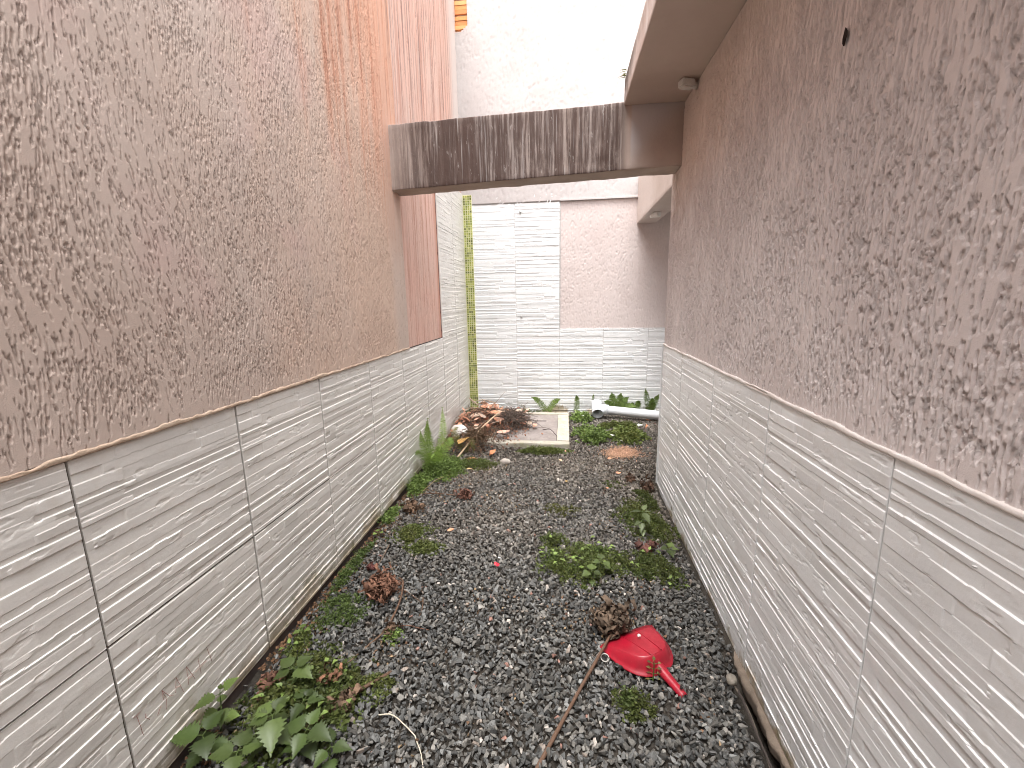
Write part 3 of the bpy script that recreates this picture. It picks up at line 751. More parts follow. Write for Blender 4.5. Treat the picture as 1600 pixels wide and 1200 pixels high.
base[warm > .992] = np.array([.42, .38, .34])
base[(warm > .962) & (warm < .967)] = np.array([.27, .15, .12])
V, T, C = scatter(stone_variants(14, 21), np.stack([X, Yy, Z], 1), S, base, 22)
o = link('gravel', arr_mesh('gravel', V, [T], C), M_STONE); tag(o, 'dark grey crushed stone gravel covering the passage floor', 'gravel', kind='stuff')

# leaf litter of crumbs against the left wall and sandy crumbs by the pipe
def crumbs(name, P, S, cols, seed, mat, label, cat):
    V, T, C = scatter(stone_variants(8, seed, (1, .7, .35), 8), P, S, cols, seed+1)
    o = link(name, arr_mesh(name, V, [T], C), mat); tag(o, label, cat, kind='stuff'); return o
n = 2600; X = -1.02+np.abs(r.normal(0, .055, n)); Yy = r.uniform(.75, 3.2, n); m_ = fbm(Yy*4, X*3, 12) > .42; X, Yy = X[m_], Yy[m_]; n = len(X)
crumbs('leaf_litter', np.stack([X, Yy, ground_z(X, Yy)+.004+r.uniform(0, .006, n)], 1), r.uniform(.003, .010, n), np.array([.12, .065, .035])*r.uniform(.4, 1.8, (n, 1)), 31, M_DRY, 'brown crumbled leaf litter along the foot of the left wall', 'leaf litter')
n = 3600; X = r.uniform(-1.0, .45, n); Yy = r.uniform(.8, 3.1, n); m_ = fbm(X*3.2+4, Yy*3.2, 81) > .53+.16*sm(-.7, -.1, X)+.05*(r.uniform(0, 1, n)-.5); X, Yy = X[m_], Yy[m_]; n = len(X)
crumbs('dry_litter', np.stack([X, Yy, ground_z(X, Yy)+.010+r.uniform(0, .006, n)], 1), r.uniform(.003, .010, n), np.where((r.uniform(0, 1, n) < .6)[:, None], np.array([.13, .075, .045]), np.array([.24, .17, .10]))*r.uniform(.5, 1.5, (n, 1)), 83, M_DRY, 'scattered brown flecks of dry leaf among the gravel stones', 'leaf litter')
n = 2600; a = r.normal(0, 1, (n, 2)); X = .44+a[:, 0]*.062; Yy = 3.33+a[:, 1]*.055+.0
crumbs('sandy_soil', np.stack([X, Yy, ground_z(X, Yy)+.012+r.uniform(0, .006, n)], 1), r.uniform(.003, .008, n), np.array([.50, .31, .21])*r.uniform(.6, 1.25, (n, 1)), 35, M_TERRA, 'patch of pale orange sandy crumbs on the gravel in front of the pipe', 'sand')

# ------------------------------------------------------------------ inspection cover, pipe
ic = thing('inspection_cover', 'square concrete inspection cover with pale raised rim in front of the back wall', 'cover', (-.33, 3.95, 0))
mb = MB(); x0, x1, y0, y1 = -.69, .035, 3.44, 4.46; rw_ = .085
for lo, hi in (((x0, y0, -.06), (x1, y0+rw_, .034)), ((x0, y1-rw_, -.06), (x1, y1, .036)), ((x0, y0+rw_, -.06), (x0+rw_, y1-rw_, .035)), ((x1-rw_-.02, y0+rw_, -.06), (x1, y1-rw_, .035))): mb.box(lo, hi)
me = mb.mesh('rim'); bm = bmesh.new(); bm.from_mesh(me); bmesh.ops.bevel(bm, geom=bm.edges[:], offset=.006, segments=2, affect='EDGES')
for _ in range(3): bmesh.ops.subdivide_edges(bm, edges=[e for e in bm.edges if e.calc_length() > .04], cuts=1, use_grid_fill=True)
for v_ in bm.verts: v_.co.z += .006*(float(fbm(v_.co.x*14, v_.co.y*14, 2))-.5); v_.co.x += .006*(float(fbm(v_.co.y*18, v_.co.z*10, 6))-.5); v_.co.y += .008*(float(fbm(v_.co.x*18, v_.co.z*10, 7))-.5)
bm.to_mesh(me); bm.free(); link('rim', me, M_RIM, ic)
xs = np.linspace(x0+rw_+.003, x1-rw_-.023, 50); ys = np.linspace(y0+rw_+.003, y1-rw_-.003, 70); Xg, Yg = np.meshgrid(xs, ys)
link('lid', arr_mesh('lid', np.stack([Xg, Yg, (.026+.008)*1.0-.006+.007*(fbm(Xg*12, Yg*12, 4)-.5)], -1).reshape(-1, 3), [grid_faces(50, 70)], smooth=True), M_COVER, ic)

def ring_tube(mb, p0, p1, ro, ri, n=28):
    p0, p1 = np.array(p0, float), np.array(p1, float); t = (p1-p0)/np.linalg.norm(p1-p0)
    a = np.cross(t, [0, 0, 1.]); a /= np.linalg.norm(a); b = np.cross(t, a); an = np.arange(n)/n*2*np.pi
    c = np.cos(an)[:, None]*a+np.sin(an)[:, None]*b
    V = np.vstack([p0+ro*c, p1+ro*c, p1+ri*c, p0+ri*c]); Q = []
    for s in range(4):
        for j in range(n):
            j2 = (j+1) % n; s2 = (s+1) % 4; Q.append([s*n+j, s2*n+j, s2*n+j2, s*n+j2])
    mb.add(V, np.array(Q)[:, ::-1])
pp = thing('drain_pipe', 'white plastic drain pipe with a tee fitting lying on the ground at the back', 'pipe', (.7, 4.24, .02))
mb = MB(); ring_tube(mb, (.345, 4.335, .106), (1.45, 4.065, .066), .043, .039); link('pipe_tube', mb.mesh('pipe_tube', True), M_PVC, pp)
mb = MB(); c = np.array([.318, 4.34, .110]); ax = np.array([.02, -.86, -.36]); ax /= np.linalg.norm(ax)
ring_tube(mb, c-ax*.085, c+ax*.085, .053, .046); ring_tube(mb, c-ax*.085, c-ax*.07, .056, .046); ring_tube(mb, c+ax*.065, c+ax*.085, .056, .046)
d = np.array([1.105, -.27, -.042]); d /= np.linalg.norm(d); ring_tube(mb, c+d*.04, c+d*.11, .050, .042)
link('tee_fitting', mb.mesh('tee_fitting', True), M_PVC, pp)
mb = MB(); mb.tube([c-ax*.02, c-ax*.015], .0465, 24); link('inner_wall', mb.mesh('inner_wall'), M_PVCIN, pp)

# ------------------------------------------------------------------ dustpan (lying upside down)
dp = thing('dustpan', 'red plastic dustpan lying upside down on the gravel', 'dustpan', (.25, 1.33, .0))
def dustpan():
    C = np.array([.222, 1.405]); hd = np.array([.336, 1.222]); fw = (hd-C)/np.linalg.norm(hd-C); sd_ = np.array([-fw[1], fw[0]])   # fw: towards the handle
    gz0 = gz(.22, 1.33)+.015
    Lp, Wf, Wr = .172, .112, .070
    def outline(s, inset):           # s in [0,1] from left lip corner round the rear to right lip corner
        pts = []
        for q in s:
            a = (q-.5)*np.pi
            wd = np.sign(np.sin(a))*abs(np.sin(a))**.78; ln = max(np.cos(a), 0)**.62
            v = ln*(Lp-inset); width = (Wf-(Wf-Wr)*.35*(v/Lp))-inset
            pts.append((v, wd*width))
        return np.array(pts)
    def W(v, u, z): return [C[0]+fw[0]*v+sd_[0]*u, C[1]+fw[1]*v+sd_[1]*u, gz0+z]
    s = np.linspace(0, 1, 49); out0 = outline(s, -.006); o1 = outline(s, 0.); top = outline(s, .022)
    hz_ = lambda v: .012+.046*np.clip(v/Lp, 0, 1)**.8
    rings = []
    rings.append([W(v, u, .000) for v, u in out0]); rings.append([W(v, u, .003) for v, u in out0]); rings.append([W(v, u, .0045) for v, u in o1])
    for k, fz in ((.25, .35), (.6, .72), (.85, .93), (.96, .99), (1., 1.)):
        P = o1*(1-k)+top*k; rings.append([W(v, u, .0045+(hz_(v)-.0045)*fz) for v, u in P])
    V = np.array(rings); nr, ns = V.shape[:2]
    mb = MB(); Q = grid_faces(ns, nr)
    mb.add(V.reshape(-1, 3), Q)
    # bottom of the pan (now on top): fan strips between the two sides, with a shallow ridge
    half = ns//2; rows = []
    for i in range(half+1):
        A = np.array(V[-1, i]); B = np.array(V[-1, ns-1-i]); t = np.linspace(0, 1, 13)[:, None]
        row = A+(B-A)*t; v = i/half
        row[:, 2] += .0055*np.sin(t[:, 0]*np.pi)*(1-.5*v); rows.append(row)
    Rw = np.array(rows); mb.add(Rw.reshape(-1, 3), grid_faces(13, half+1))
    me = mb.mesh('pan', True)
    bm = bmesh.new(); bm.from_mesh(me); bmesh.ops.remove_doubles(bm, verts=bm.verts[:], dist=.0006); bmesh.ops.recalc_face_normals(bm, faces=bm.faces[:]); bm.to_mesh(me); bm.free()
    o = link('pan', me, M_RED, dp); md = o.modifiers.new('shell', 'SOLIDIFY'); md.thickness = .0022; md.offset = -1
    # two moulded ribs
    mb = MB()
    for u in (-.35, .35):
        v = np.linspace(.05, .86, 12)*Lp
        mb.tube([W(a, u*(Wf-.02)*(1-.35*a/Lp), hz_(a)+.0038) for a in v], .0022, 6)
    link('rib', mb.mesh('rib', True), M_RED, dp)
    # handle: half-round channel, open side down
    k = 12; a = np.linspace(0, np.pi, 11); rows = []
    for i in range(k):
        t = i/(k-1); v = Lp-.012+t*.108; wdt = .0155-.003*t+.004*(1-t)**3; zt = .021-.012*t
        rows.append([W(v, wdt*np.cos(q), zt-.012+wdt*.95*np.sin(q)) for q in a])
    rows.append([W(Lp+.099, .0105*np.cos(q), .001+.006*np.sin(q)) for q in a])
    mb = MB(); mb.add(np.array(rows).reshape(-1, 3), grid_faces(11, k+1))
    o = link('handle', mb.mesh('handle', True), M_RED, dp); md = o.modifiers.new('shell', 'SOLIDIFY'); md.thickness = .0026; md.offset = 0
    e = W(Lp+.085, 0, .0225-.001); mb = MB(); mb.tube([np.array(e)+[0, 0, -.003], np.array(e)+[0, 0, .0008]], .0045, 12); link('hanging_hole', mb.mesh('hanging_hole'), M_HOLE, dp)
dustpan()

# ------------------------------------------------------------------ plants
def leaf(mb, base, d, up, L, W, col, serr=.12, fold=.25, droop=.35, n=9, tip=1.0):
    """ovate leaf: base point, direction, up vector"""
    base = np.array(base, float); d = np.array(d, float); d /= np.linalg.norm(d); up = np.array(up, float)
    sd_ = np.cross(d, up); sd_ /= np.linalg.norm(sd_)+1e-9; up = np.cross(sd_, d)
    V = []; t = np.linspace(0, 1, n)
    for i, q in enumerate(t):
        wv = np.sin(np.pi*q**.60)*(1.12-.55*q)*W if 0 < q < 1 else 0.0006
        if 0 < i < n-1: wv *= (1+serr*(1 if i % 2 else -1))
        c = base+d*L*(q-.12*droop*q*q)-np.array([0, 0, 1.])*droop*L*q*q*.6
        for k in (-1, -.5, 0, .5, 1):
            V.append(c+sd_*wv*k+up*(abs(k)*fold*wv)-d*(serr*.35*L/n*(abs(k) == 1)))
    mb.add(V, grid_faces(5, n), col=col)

def frond(mb, base, tip, bend, npin, pl, col, seed, taper=.75, pw=.095):
    r = np.random.RandomState(seed); base = np.array(base, float); tip = np.array(tip, float); mid = (base+tip)/2+np.array(bend)
    P = spline([base, mid, tip], 2*npin); m = len(P)
    T = np.gradient(P, axis=0); T /= np.linalg.norm(T, axis=1)[:, None]
    view = np.array([0, -1., .25]); S_ = np.cross(T, view); S_ /= np.linalg.norm(S_, axis=1)[:, None]+1e-9
    mb.tube(P, np.linspace(.0016, .0006, m), 4, col=np.array(col)*.8)
    for i in range(2, m):
        q = i/(m-1); l = pl*np.sin(np.pi*min(1, .18+.82*q)**.9)**taper*(1.02-q*.35) if q < 1 else pl*.2
        for s in (-1, 1):
            d = S_[i]*s+T[i]*.35+r.normal(0, .06, 3); d /= np.linalg.norm(d)
            wv = pl*pw*(1-.35*q)+.0006; nrm = np.cross(d, T[i]); nrm /= np.linalg.norm(nrm)+1e-9
            a = P[i]; b = a+d*l*.5+nrm*l*.06; c = a+d*l-np.array([0, 0, l*.15])
            V = [a-T[i]*wv*.5, a+T[i]*wv*.5, b+T[i]*wv*.55, b-T[i]*wv*.45, c]
            mb.add(V, [[0, 1, 2, 3]], [[3, 2, 4]], col=np.array(col)*r.uniform(.75, 1.3))

G1 = np.array([.115, .165, .045]); G2 = np.array([.075, .115, .030]); G3 = np.array([.21, .30, .075]); GO = np.array([.095, .098, .026])

def weed_patch(cx, cy, rx, ry, hgt, n, seed, label, cols=(G2, GO), size=(.004, .010), big=0, group='low weed patches on the gravel', rot=0., cat='weeds', sprig=.55, mat=None, clipx=None):
    r = np.random.RandomState(seed); z0 = gz(cx, cy)
    t = thing('weed_patch', label, cat, (cx, cy, z0), group)
    mb = MB(); V = []; cc = []
    m = 0; ca, sa = math.cos(rot), math.sin(rot)
    stems = []
    tries = 0
    nst = max(10, int(n/11*2.4))
    while len(stems) < nst and tries < nst*8:
        tries += 1
        rad = math.sqrt(r.uniform(0, 1))*1.3; an = r.uniform(0, 2*np.pi)
        u, v = rad*math.cos(an)*rx, rad*math.sin(an)*ry
        x, y = cx+u*ca-v*sa, cy+u*sa+v*ca
        if clipx and not (clipx[0] < x < clipx[1]): continue
        dn = float(fbm(x*22, y*22, seed+3, 2))
        if r.uniform() > sm(.15, .5, dn)*float(1-sm(.45, 1.3, rad+.5*(vn(x*14, y*14, seed+8)-.5))): continue
        stems.append((x, y, rad, dn))
    allV = []; allC = []
    for (x, y, rad, dn) in stems:
        h = hgt*max(.25, 1-.65*rad*rad)*r.uniform(.45, 1.15)*(.6+.7*dn); zb = gz(x, y)
        lean = r.normal(0, .35, 2)
        base = np.array([x, y, zb]); top = base+np.array([lean[0]*h, lean[1]*h, h])
        c0 = cols[0]*(1-dn)+cols[1]*dn; c0 = c0*r.uniform(.65, 1.45)
        k = 11
        for j in range(k):
            q = r.uniform(.1, 1.0); p = base+(top-base)*q
            d = r.normal(0, 1, 3); d[2] = abs(d[2])*sprig+.12; d /= np.linalg.norm(d)
            s = r.uniform(*size)*1.35; sd_ = np.cross(d, r.normal(0, 1, 3)); sd_ /= np.linalg.norm(sd_)+1e-9; wv = s*r.uniform(.2, .40)
            p = p+d*s*.2
            allV += [p, p+d*s*.5+sd_*wv, p+d*s+[0, 0, -s*.12], p+d*s*.5-sd_*wv]; allC.append(c0*r.uniform(.8, 1.25))
    allV = np.array(allV); nq = len(allV)//4
    mb.add(allV, np.arange(nq*4).reshape(-1, 4), col=np.array(allC))
    link('foliage', mb.mesh('foliage'), mat or M_SMALL, t)
    if big:
        mb = MB()
        for i in range(big):
            x, y, rad, dn = stems[r.randint(len(stems))]; zb = gz(x, y)+r.uniform(.012, hgt*1.1)
            an = r.uniform(0, 2*np.pi); leaf(mb, (x, y, zb), (math.cos(an), math.sin(an), r.uniform(.1, .7)), (0, 0, 1), r.uniform(.016, .034), r.uniform(.006, .011), G3*r.uniform(.55, 1.1), serr=.0, n=6)
        link('broad_leaves', mb.mesh('broad_leaves'), M_LEAF, t)
    return t

GG = 'low weed patches on the gravel'
weed_patch(.44, 2.30, .155, .20, .055, 5200, 1, 'wide mossy weed mat against the right wall foot, behind the pale leaved plant', (G2*.9, GO))
weed_patch(.50, 2.60, .07, .14, .05, 1300, 2, 'narrow dark weed patch at the right wall foot, farthest along that wall', (G2*.8, GO*.8))
weed_patch(.08, 1.83, .19, .16, .065, 4600, 3, 'broad olive weed patch in the middle right gravel with clover leaves', (GO*.9, G2), big=46)
weed_patch(.40, 1.86, .165, .12, .05, 3000, 4, 'dark weed patch by the right wall, nearest the camera on that side', (GO*.8, G2*.8), big=14)
weed_patch(-.055, 2.00, .07, .06, .05, 700, 5, 'small upright tuft at the left edge of the broad olive patch', (GO, G2*.8))
weed_patch(-.80, 2.02, .115, .10, .035, 2000, 6, 'flat round green weed patch near left wall, farther of a close pair', (G1*.8, GO))
weed_patch(-.68, 1.885, .085, .07, .035, 1500, 7, 'flat green weed patch near left wall, nearer of a close pair', (G1*.75, GO))
weed_patch(-.88, 1.44, .10, .09, .04, 2600, 8, 'bright moss cushion by the left wall beside the brown dried clump', (G1*.85, G1*.6), size=(.003, .007))
weed_patch(-.97, 1.72, .03, .22, .04, 1300, 9, 'thin line of green weeds along the foot of the left wall', (G1*.9, G1*.6), clipx=(-1.018, 9))
weed_patch(-.93, 1.26, .05, .09, .035, 700, 10, 'sparse weeds at the left wall foot beside the leafy weeds', (G1*.8, GO), big=6, clipx=(-1.018, 9))
weed_patch(-.985, 2.20, .03, .12, .05, 700, 11, 'small clover weeds at the left wall foot below a tile joint', (G3*.8, G1), size=(.006, .012), big=8, clipx=(-1.015, 9))
weed_patch(-.96, 2.62, .05, .14, .08, 1500, 12, 'upright pale green sprigs at the left wall foot before the big fern', (G3*.9, G1), size=(.007, .014), clipx=(-1.015, 9))
weed_patch(-.87, 2.90, .15, .17, .10, 4200, 13, 'dense bright green growth around the fern at the left wall', (G3*.85, G1), size=(.006, .013), big=14, clipx=(-1.015, 9))
weed_patch(-.66, 3.02, .16, .10, .05, 2400, 14, 'low green weeds in front of the rubble heap', (G1*.9, GO), size=(.005, .010))
weed_patch(-.16, 3.35, .19, .055, .05, 2300, 15, 'weeds growing along the front rim of the concrete cover', (G1*.9, GO*1.1), size=(.006, .012), big=10)
weed_patch(.23, 3.72, .15, .22, .09, 1150, 16, 'leafy weeds to the right of the concrete cover below the tee fitting', (G3*.75, G1*.9), size=(.010, .020), big=18, clipx=(.045, 9))
weed_patch(.54, 3.70, .14, .17, .11, 1150, 17, 'tall loose weeds behind the orange sandy patch', (G3*.7, GO*1.2), size=(.011, .022), big=22)
weed_patch(.16, 4.22, .09, .13, .09, 800, 18, 'bright green weeds between the concrete cover and the tee fitting', (G3*.9, G1), size=(.010, .020), big=14, clipx=(.045, 9))
weed_patch(.50, 4.02, .20, .09, .05, 1500, 19, 'weeds under and in front of the white drain pipe', (G1*.8, GO*1.1), size=(.007, .014))
weed_patch(-.02, 2.36, .12, .07, .022, 700, 20, 'thin sparse weeds in the middle of the gravel', (GO, GO*.8))
weed_patch(.205, 1.135, .055, .045, .045, 700, 21, 'small dark green tuft in the gravel below the dustpan', (GO*.8, G2*.8))
weed_patch(-.79, 1.03, .17, .19, .06, 3600, 22, 'tangled small weeds under the leafy plants at the bottom left', (G2*.8, GO*.8), size=(.006, .014), big=26)
weed_patch(-.60, 1.10, .07, .07, .03, 700, 23, 'thin green weeds beside the curled brown dried leaves at bottom left', (G2, GO))
weed_patch(-.62, 1.325, .035, .03, .03, 260, 24, 'tiny light green tuft beside the bent twig', (G3*.9, G1))
weed_patch(-.75, 4.40, .26, .05, .07, 1600, 25, 'dark green weeds in the corner behind the rubble heap', (G2, G1*.7), size=(.006, .012))
weed_patch(-.95, 4.10, .05, .22, .10, 1400, 26, 'dark leaves at the left wall foot beside the rubble heap', (G2*.9, G1*.6), size=(.008, .016), clipx=(-1.012, 9))
weed_patch(-.45, 4.475, .25, .02, .05, 700, 27, 'moss line at the foot of the back wall tiles behind the cover', (G2, GO))
weed_patch(.30, 2.73, .08, .06, .02, 260, 28, 'few thin weeds near the small brown clump on the right', (GO, G2))
weed_patch(.33, 2.60, .0+.012, .012, .10, 90, 29, 'weed sprig rooted on the mouldy edge', (GO, G2)) if False else None

def fern(name_label, base, tips, pl, npin, col, seed, bends=None, pw=.095):
    t = thing('fern', name_label, 'fern', base, 'ferns along the wall foot')
    for i, tp in enumerate(tips):
        mb = MB(); bd = bends[i] if bends else (0, 0, .01)
        frond(mb, base, tp, bd, npin, pl, np.array(col)*(.85+.3*((i*37) % 10)/10), seed+i, pw=pw)
        link('frond', mb.mesh('frond'), M_LEAF, t)
    return t
fern('large upright fern against the left wall beside the rubble heap', (-.93, 2.89, .0), [(-.955, 2.86, .40), (-.885, 2.99, .445), (-.99, 2.79, .33), (-.97, 2.88, .37), (-.86, 2.80, .20), (-1.0, 2.70, .21), (-.80, 2.93, .22), (-.90, 2.76, .16)], .050, 30, np.array([.28, .40, .10]), 100,
     [(-.03, 0, .03), (.03, .0, .04), (-.02, -.02, .03), (-.02, .02, .05), (.02, -.03, .08), (-.02, -.03, .07), (.04, .0, .1), (0, -.04, .07)])
GF = np.array([.17, .25, .065])
for lb, b, tips, pl in (
    ('fern with two spread fronds behind the concrete cover', (-.187, 4.46, .03), [(-.345, 4.42, .205), (-.055, 4.42, .185)], .040),
    ('short single frond fern left of the tee fitting', (.11, 4.48, .02), [(.112, 4.45, .22)], .034),
    ('thin small fern frond standing just behind the tee fitting', (.30, 4.49, .02), [(.292, 4.46, .235)], .020),
    ('large arching fern behind the drain pipe', (.52, 4.47, .02), [(.40, 4.42, .165), (.56, 4.42, .25), (.70, 4.38, .13), (.47, 4.44, .25), (.63, 4.40, .215)], .050),
    ('small rounded fern between the arching fern and the tall fern', (.70, 4.48, .02), [(.66, 4.42, .15), (.75, 4.42, .17)], .04),
    ('tall narrow fern at the right end behind the drain pipe', (.86, 4.48, .02), [(.80, 4.42, .30), (.87, 4.44, .20), (.93, 4.42, .24), (.88, 4.40, .17)], .038)):
    fern(lb, b, tips, pl*1.25, 13, GF, int(abs(b[0])*1000)+7, [((-.01 if tp[0] < b[0] else .01), 0, .045) for tp in tips], pw=.20)
fern('pale curled fern frond leaning over the rubble heap edge', (-.80, 3.22, .02), [(-.93, 3.45, .10), (-.86, 3.32, .20), (-.70, 3.15, .05)], .045, 14, (.20, .19, .06), 400, [(-.02, -.05, .10), (-.05, 0, .07), (.03, 0, .10)])

def leafy(label, base, h, lean, whorls, seed, col=G1, group='broad leaved weeds at the bottom left'):
    """whorls: (height fraction, [(azimuth deg, length, width, pitch)])"""
    r = np.random.RandomState(seed); base = np.array([base[0], base[1], gz(base[0], base[1])]); top = base+np.array([lean[0], lean[1], h])
    t = thing('leafy_weed', label, 'weed', tuple(base), group); P = spline([base, (base+top)/2+np.array([lean[0]*.2, lean[1]*.2, 0]), top], 12)
    mb = MB(); mb.tube(P, np.linspace(.0026, .0014, len(P)), 6, col=G2*.9); link('stem', mb.mesh('stem', True), M_LEAF, t)
    mb = MB()
    for hf, lv in whorls:
        p = P[int(hf*(len(P)-1))]
        for (az, L, W, pt) in lv:
            a = R(az+r.normal(0, 5)); d = np.array([math.cos(a)*math.cos(R(pt)), math.sin(a)*math.cos(R(pt)), math.sin(R(pt))])
            q = p+d*.012; mb.tube([p, q], [.0012, .0009], 5, col=G1)
            leaf(mb, q, d, (0, 0, 1) if abs(pt) < 70 else (math.cos(a), math.sin(a), 0), L*r.uniform(1.0, 1.3), W*r.uniform(1.0, 1.25), col*r.uniform(.40, 1.0), serr=.2, fold=.22, droop=r.uniform(.2, .55), n=17)
    link('foliage', mb.mesh('foliage', True), M_LEAF, t)
    return t
leafy('tall leafy weed against the ridged tiles, its leaves below the scratched letters', (-.985, .935), .135, (.02, .0), [(1., [(90, .018, .009, 75), (55, .048, .019, 30), (225, .060, .018, 5)]), (.8, [(250, .045, .022, -12), (300, .036, .020, -20), (130, .03, .012, 10)]), (.45, [(200, .045, .024, 5), (20, .04, .02, 10)])], 1, G3*.9)
leafy('leafy weed with four serrated leaves, rearmost of the bottom left group', (-.86, 1.10), .075, (.01, -.01), [(1., [(160, .050, .022, 12), (45, .052, .021, 15), (215, .050, .023, -2), (335, .055, .026, -4)]), (.7, [(100, .03, .014, 10), (280, .035, .016, 0)])], 2, G1*.95)
leafy('big fresh green weed in the middle of the bottom left group', (-.80, .915), .105, (.01, -.005), [(1., [(150, .055, .028, 8), (75, .045, .022, 25), (300, .070, .032, -12), (215, .050, .024, 5), (20, .03, .016, 40)]), (.6, [(250, .058, .028, -5), (110, .05, .024, 5), (340, .055, .028, 0)])], 3, G1*1.1)
leafy('leafy weed at the bottom left corner by the tile joint', (-.945, .855), .085, (-.01, 0), [(1., [(195, .062, .030, 8), (80, .05, .026, 20), (320, .05, .024, 0)]), (.6, [(250, .05, .024, 0), (140, .045, .02, 10), (20, .05, .024, 0)])], 4, G2*1.2)
leafy('leafy weed at the right side of the bottom left group beside the brown stick', (-.705, .905), .075, (.015, 0), [(1., [(170, .055, .026, 10), (350, .060, .026, 0), (80, .045, .02, 20), (270, .05, .024, -5)]), (.55, [(220, .05, .024, 0), (40, .045, .02, 5), (310, .05, .022, 0)])], 5, G2*1.15)
leafy('small leafy weed low on the gravel, rightmost of the bottom left group', (-.625, .885), .05, (.01, 0), [(1., [(120, .04, .017, 15), (0, .045, .018, 5), (240, .04, .017, 0)]), (.5, [(60, .035, .015, 10), (300, .04, .017, 0)])], 6, G2*1.1)
leafy('leafy weed at the bottom edge of the view before the big fresh green one', (-.84, .835), .07, (.0, 0), [(1., [(190, .05, .024, 5), (30, .05, .025, 8), (100, .05, .024, 15), (290, .05, .024, 0)]), (.5, [(150, .05, .022, 0), (330, .05, .022, 0)])], 7, G1*.9)
leafy('weed half hidden in the small weeds behind the big fresh green one', (-.76, 1.00), .06, (0, 0), [(1., [(140, .045, .02, 5), (10, .045, .02, 5), (260, .045, .02, 0), (75, .03, .014, 20)])], 8, G2)
# pale leaved plants at the right wall
gp = 'pale leaved plants by the right wall'
leafy('plant with pale long leaves standing in the mossy mat by the right wall', (.40, 2.14), .13, (.0, .02), [(1., [(185, .058, .011, 12), (60, .040, .012, 25), (350, .04, .008, 8), (300, .055, .017, -20)]), (.72, [(200, .042, .012, -8), (250, .04, .014, -25), (20, .045, .013, 0)]), (.4, [(270, .045, .016, -10), (120, .04, .016, 0)])], 11, np.array([.17, .22, .09]), gp)
leafy('round leaved bright weed touching the right wall tiles', (.515, 2.035), .05, (.0, .0), [(1., [(180, .038, .019, 10), (70, .038, .019, 15), (270, .038, .019, 0), (0, .03, .015, 10)])], 12, G1*1.1, gp)
leafy('three lobed clover like weed at the front of the broad olive patch', (.115, 1.70), .055, (0, 0), [(1., [(90, .035, .018, 15), (210, .035, .018, 5), (330, .035, .018, 5)]), (.5, [(30, .03, .014, 5), (150, .03, .014, 5), (270, .03, .014, 5)])], 13, G1*.95, gp)
leafy('light green weed standing in the broad olive patch', (.165, 1.76), .07, (0, 0), [(1., [(100, .034, .018, 20), (200, .034, .016, 5), (310, .036, .018, 5)]), (.6, [(0, .03, .014, 5), (150, .03, .014, 5)])], 14, G1*.95, gp)
leafy('bright lime seedling by the left wall beside the flat weed patches', (-.965, 1.985), .03, (0, 0), [(1., [(0, .02, .012, 15), (120, .02, .012, 15), (240, .02, .012, 15)])], 15, G3*1.3, 'seedlings by the left wall')
leafy('lime green seedling at the left wall foot beside the sparse weeds', (-.955, 1.295), .03, (0, 0), [(1., [(0, .022, .012, 15), (120, .02, .012, 15), (240, .02, .012, 15)])], 16, G3*1.1, 'seedlings by the left wall')
leafy('sprig of small leaves leaning on the front of the dustpan', (.283, 1.232), .055, (.004, .012), [(1., [(0, .012, .005, 20), (180, .012, .005, 20), (90, .012, .005, 60)]), (.75, [(0, .014, .006, 15), (180, .014, .006, 15)]), (.5, [(10, .014, .006, 10), (170, .014, .006, 10)]), (.25, [(0, .012, .006, 5), (180, .012, .006, 5)])], 17, np.array([.20, .17, .06]), 'sprigs by the dustpan')
# grass sprig on the mouldy slab edge
mb = MB(); rr = np.random.RandomState(4); sp = np.array([.305, 2.62, 2.36])
for i in range(12):
    a = rr.uniform(1.8, 4.6); L = rr.uniform(.02, .05); p = sp+np.array([.004, rr.uniform(-.06, .05), rr.uniform(-.01, .01)])
    leaf(mb, p, (math.cos(a), math.sin(a)*.5, rr.uniform(-.2, .8)), (0, 0, 1), L, .004, GO*1.2, serr=0, n=5)
single('grass_sprig', mb.mesh('grass_sprig'), M_LEAF, tuple(sp), 'small grass sprig growing on the mouldy slab edge above the beam', 'grass sprig')

# ------------------------------------------------------------------ dry plant remains
B1 = np.array([.15, .095, .062]); B2 = np.array([.095, .055, .036]); B3 = np.array([.16, .112, .078])
def curl(mb, c, rad, seed, col, n=14, turns=1.7, wd=.010):
    """one crumpled ribbon curling through a ball of radius rad"""
    r = np.random.RandomState(seed); A = r.normal(size=(3, 3)); A, _ = np.linalg.qr(A)
    t = np.linspace(0, 1, n); an = t*turns*2*np.pi*r.uniform(.5, 1)+r.uniform(0, 6); rr_ = rad*r.uniform(.16, .42)*(1-.3*t)
    off = r.normal(0, rad*.50, 3); off[2] = abs(off[2])*.7
    P = c+off+(np.cos(an)*rr_)[:, None]*A[0]+(np.sin(an)*rr_)[:, None]*A[1]+((t-.5)*rad*.5)[:, None]*A[2]
    wv = wd*np.sin(np.pi*np.clip(t, .06, .94))**.6*r.uniform(.7, 1.3)
    V = []; fr = r.uniform(0, 6)
    for i in range(n):
        s = A[2]*wv[i]; cr = (P[i]-c-off); cr = cr/(np.linalg.norm(cr)+1e-9)
        for k in (-1, -.4, .4, 1): V.append(P[i]+s*k+cr*wv[i]*.5*math.sin(k*3+fr+i*1.9))
    V = np.array(V); V[:, 2] = np.maximum(V[:, 2], c[2]-rad*.45)
    mb.add(V, grid_faces(4, n), col=col*r.uniform(.5, 1.5))
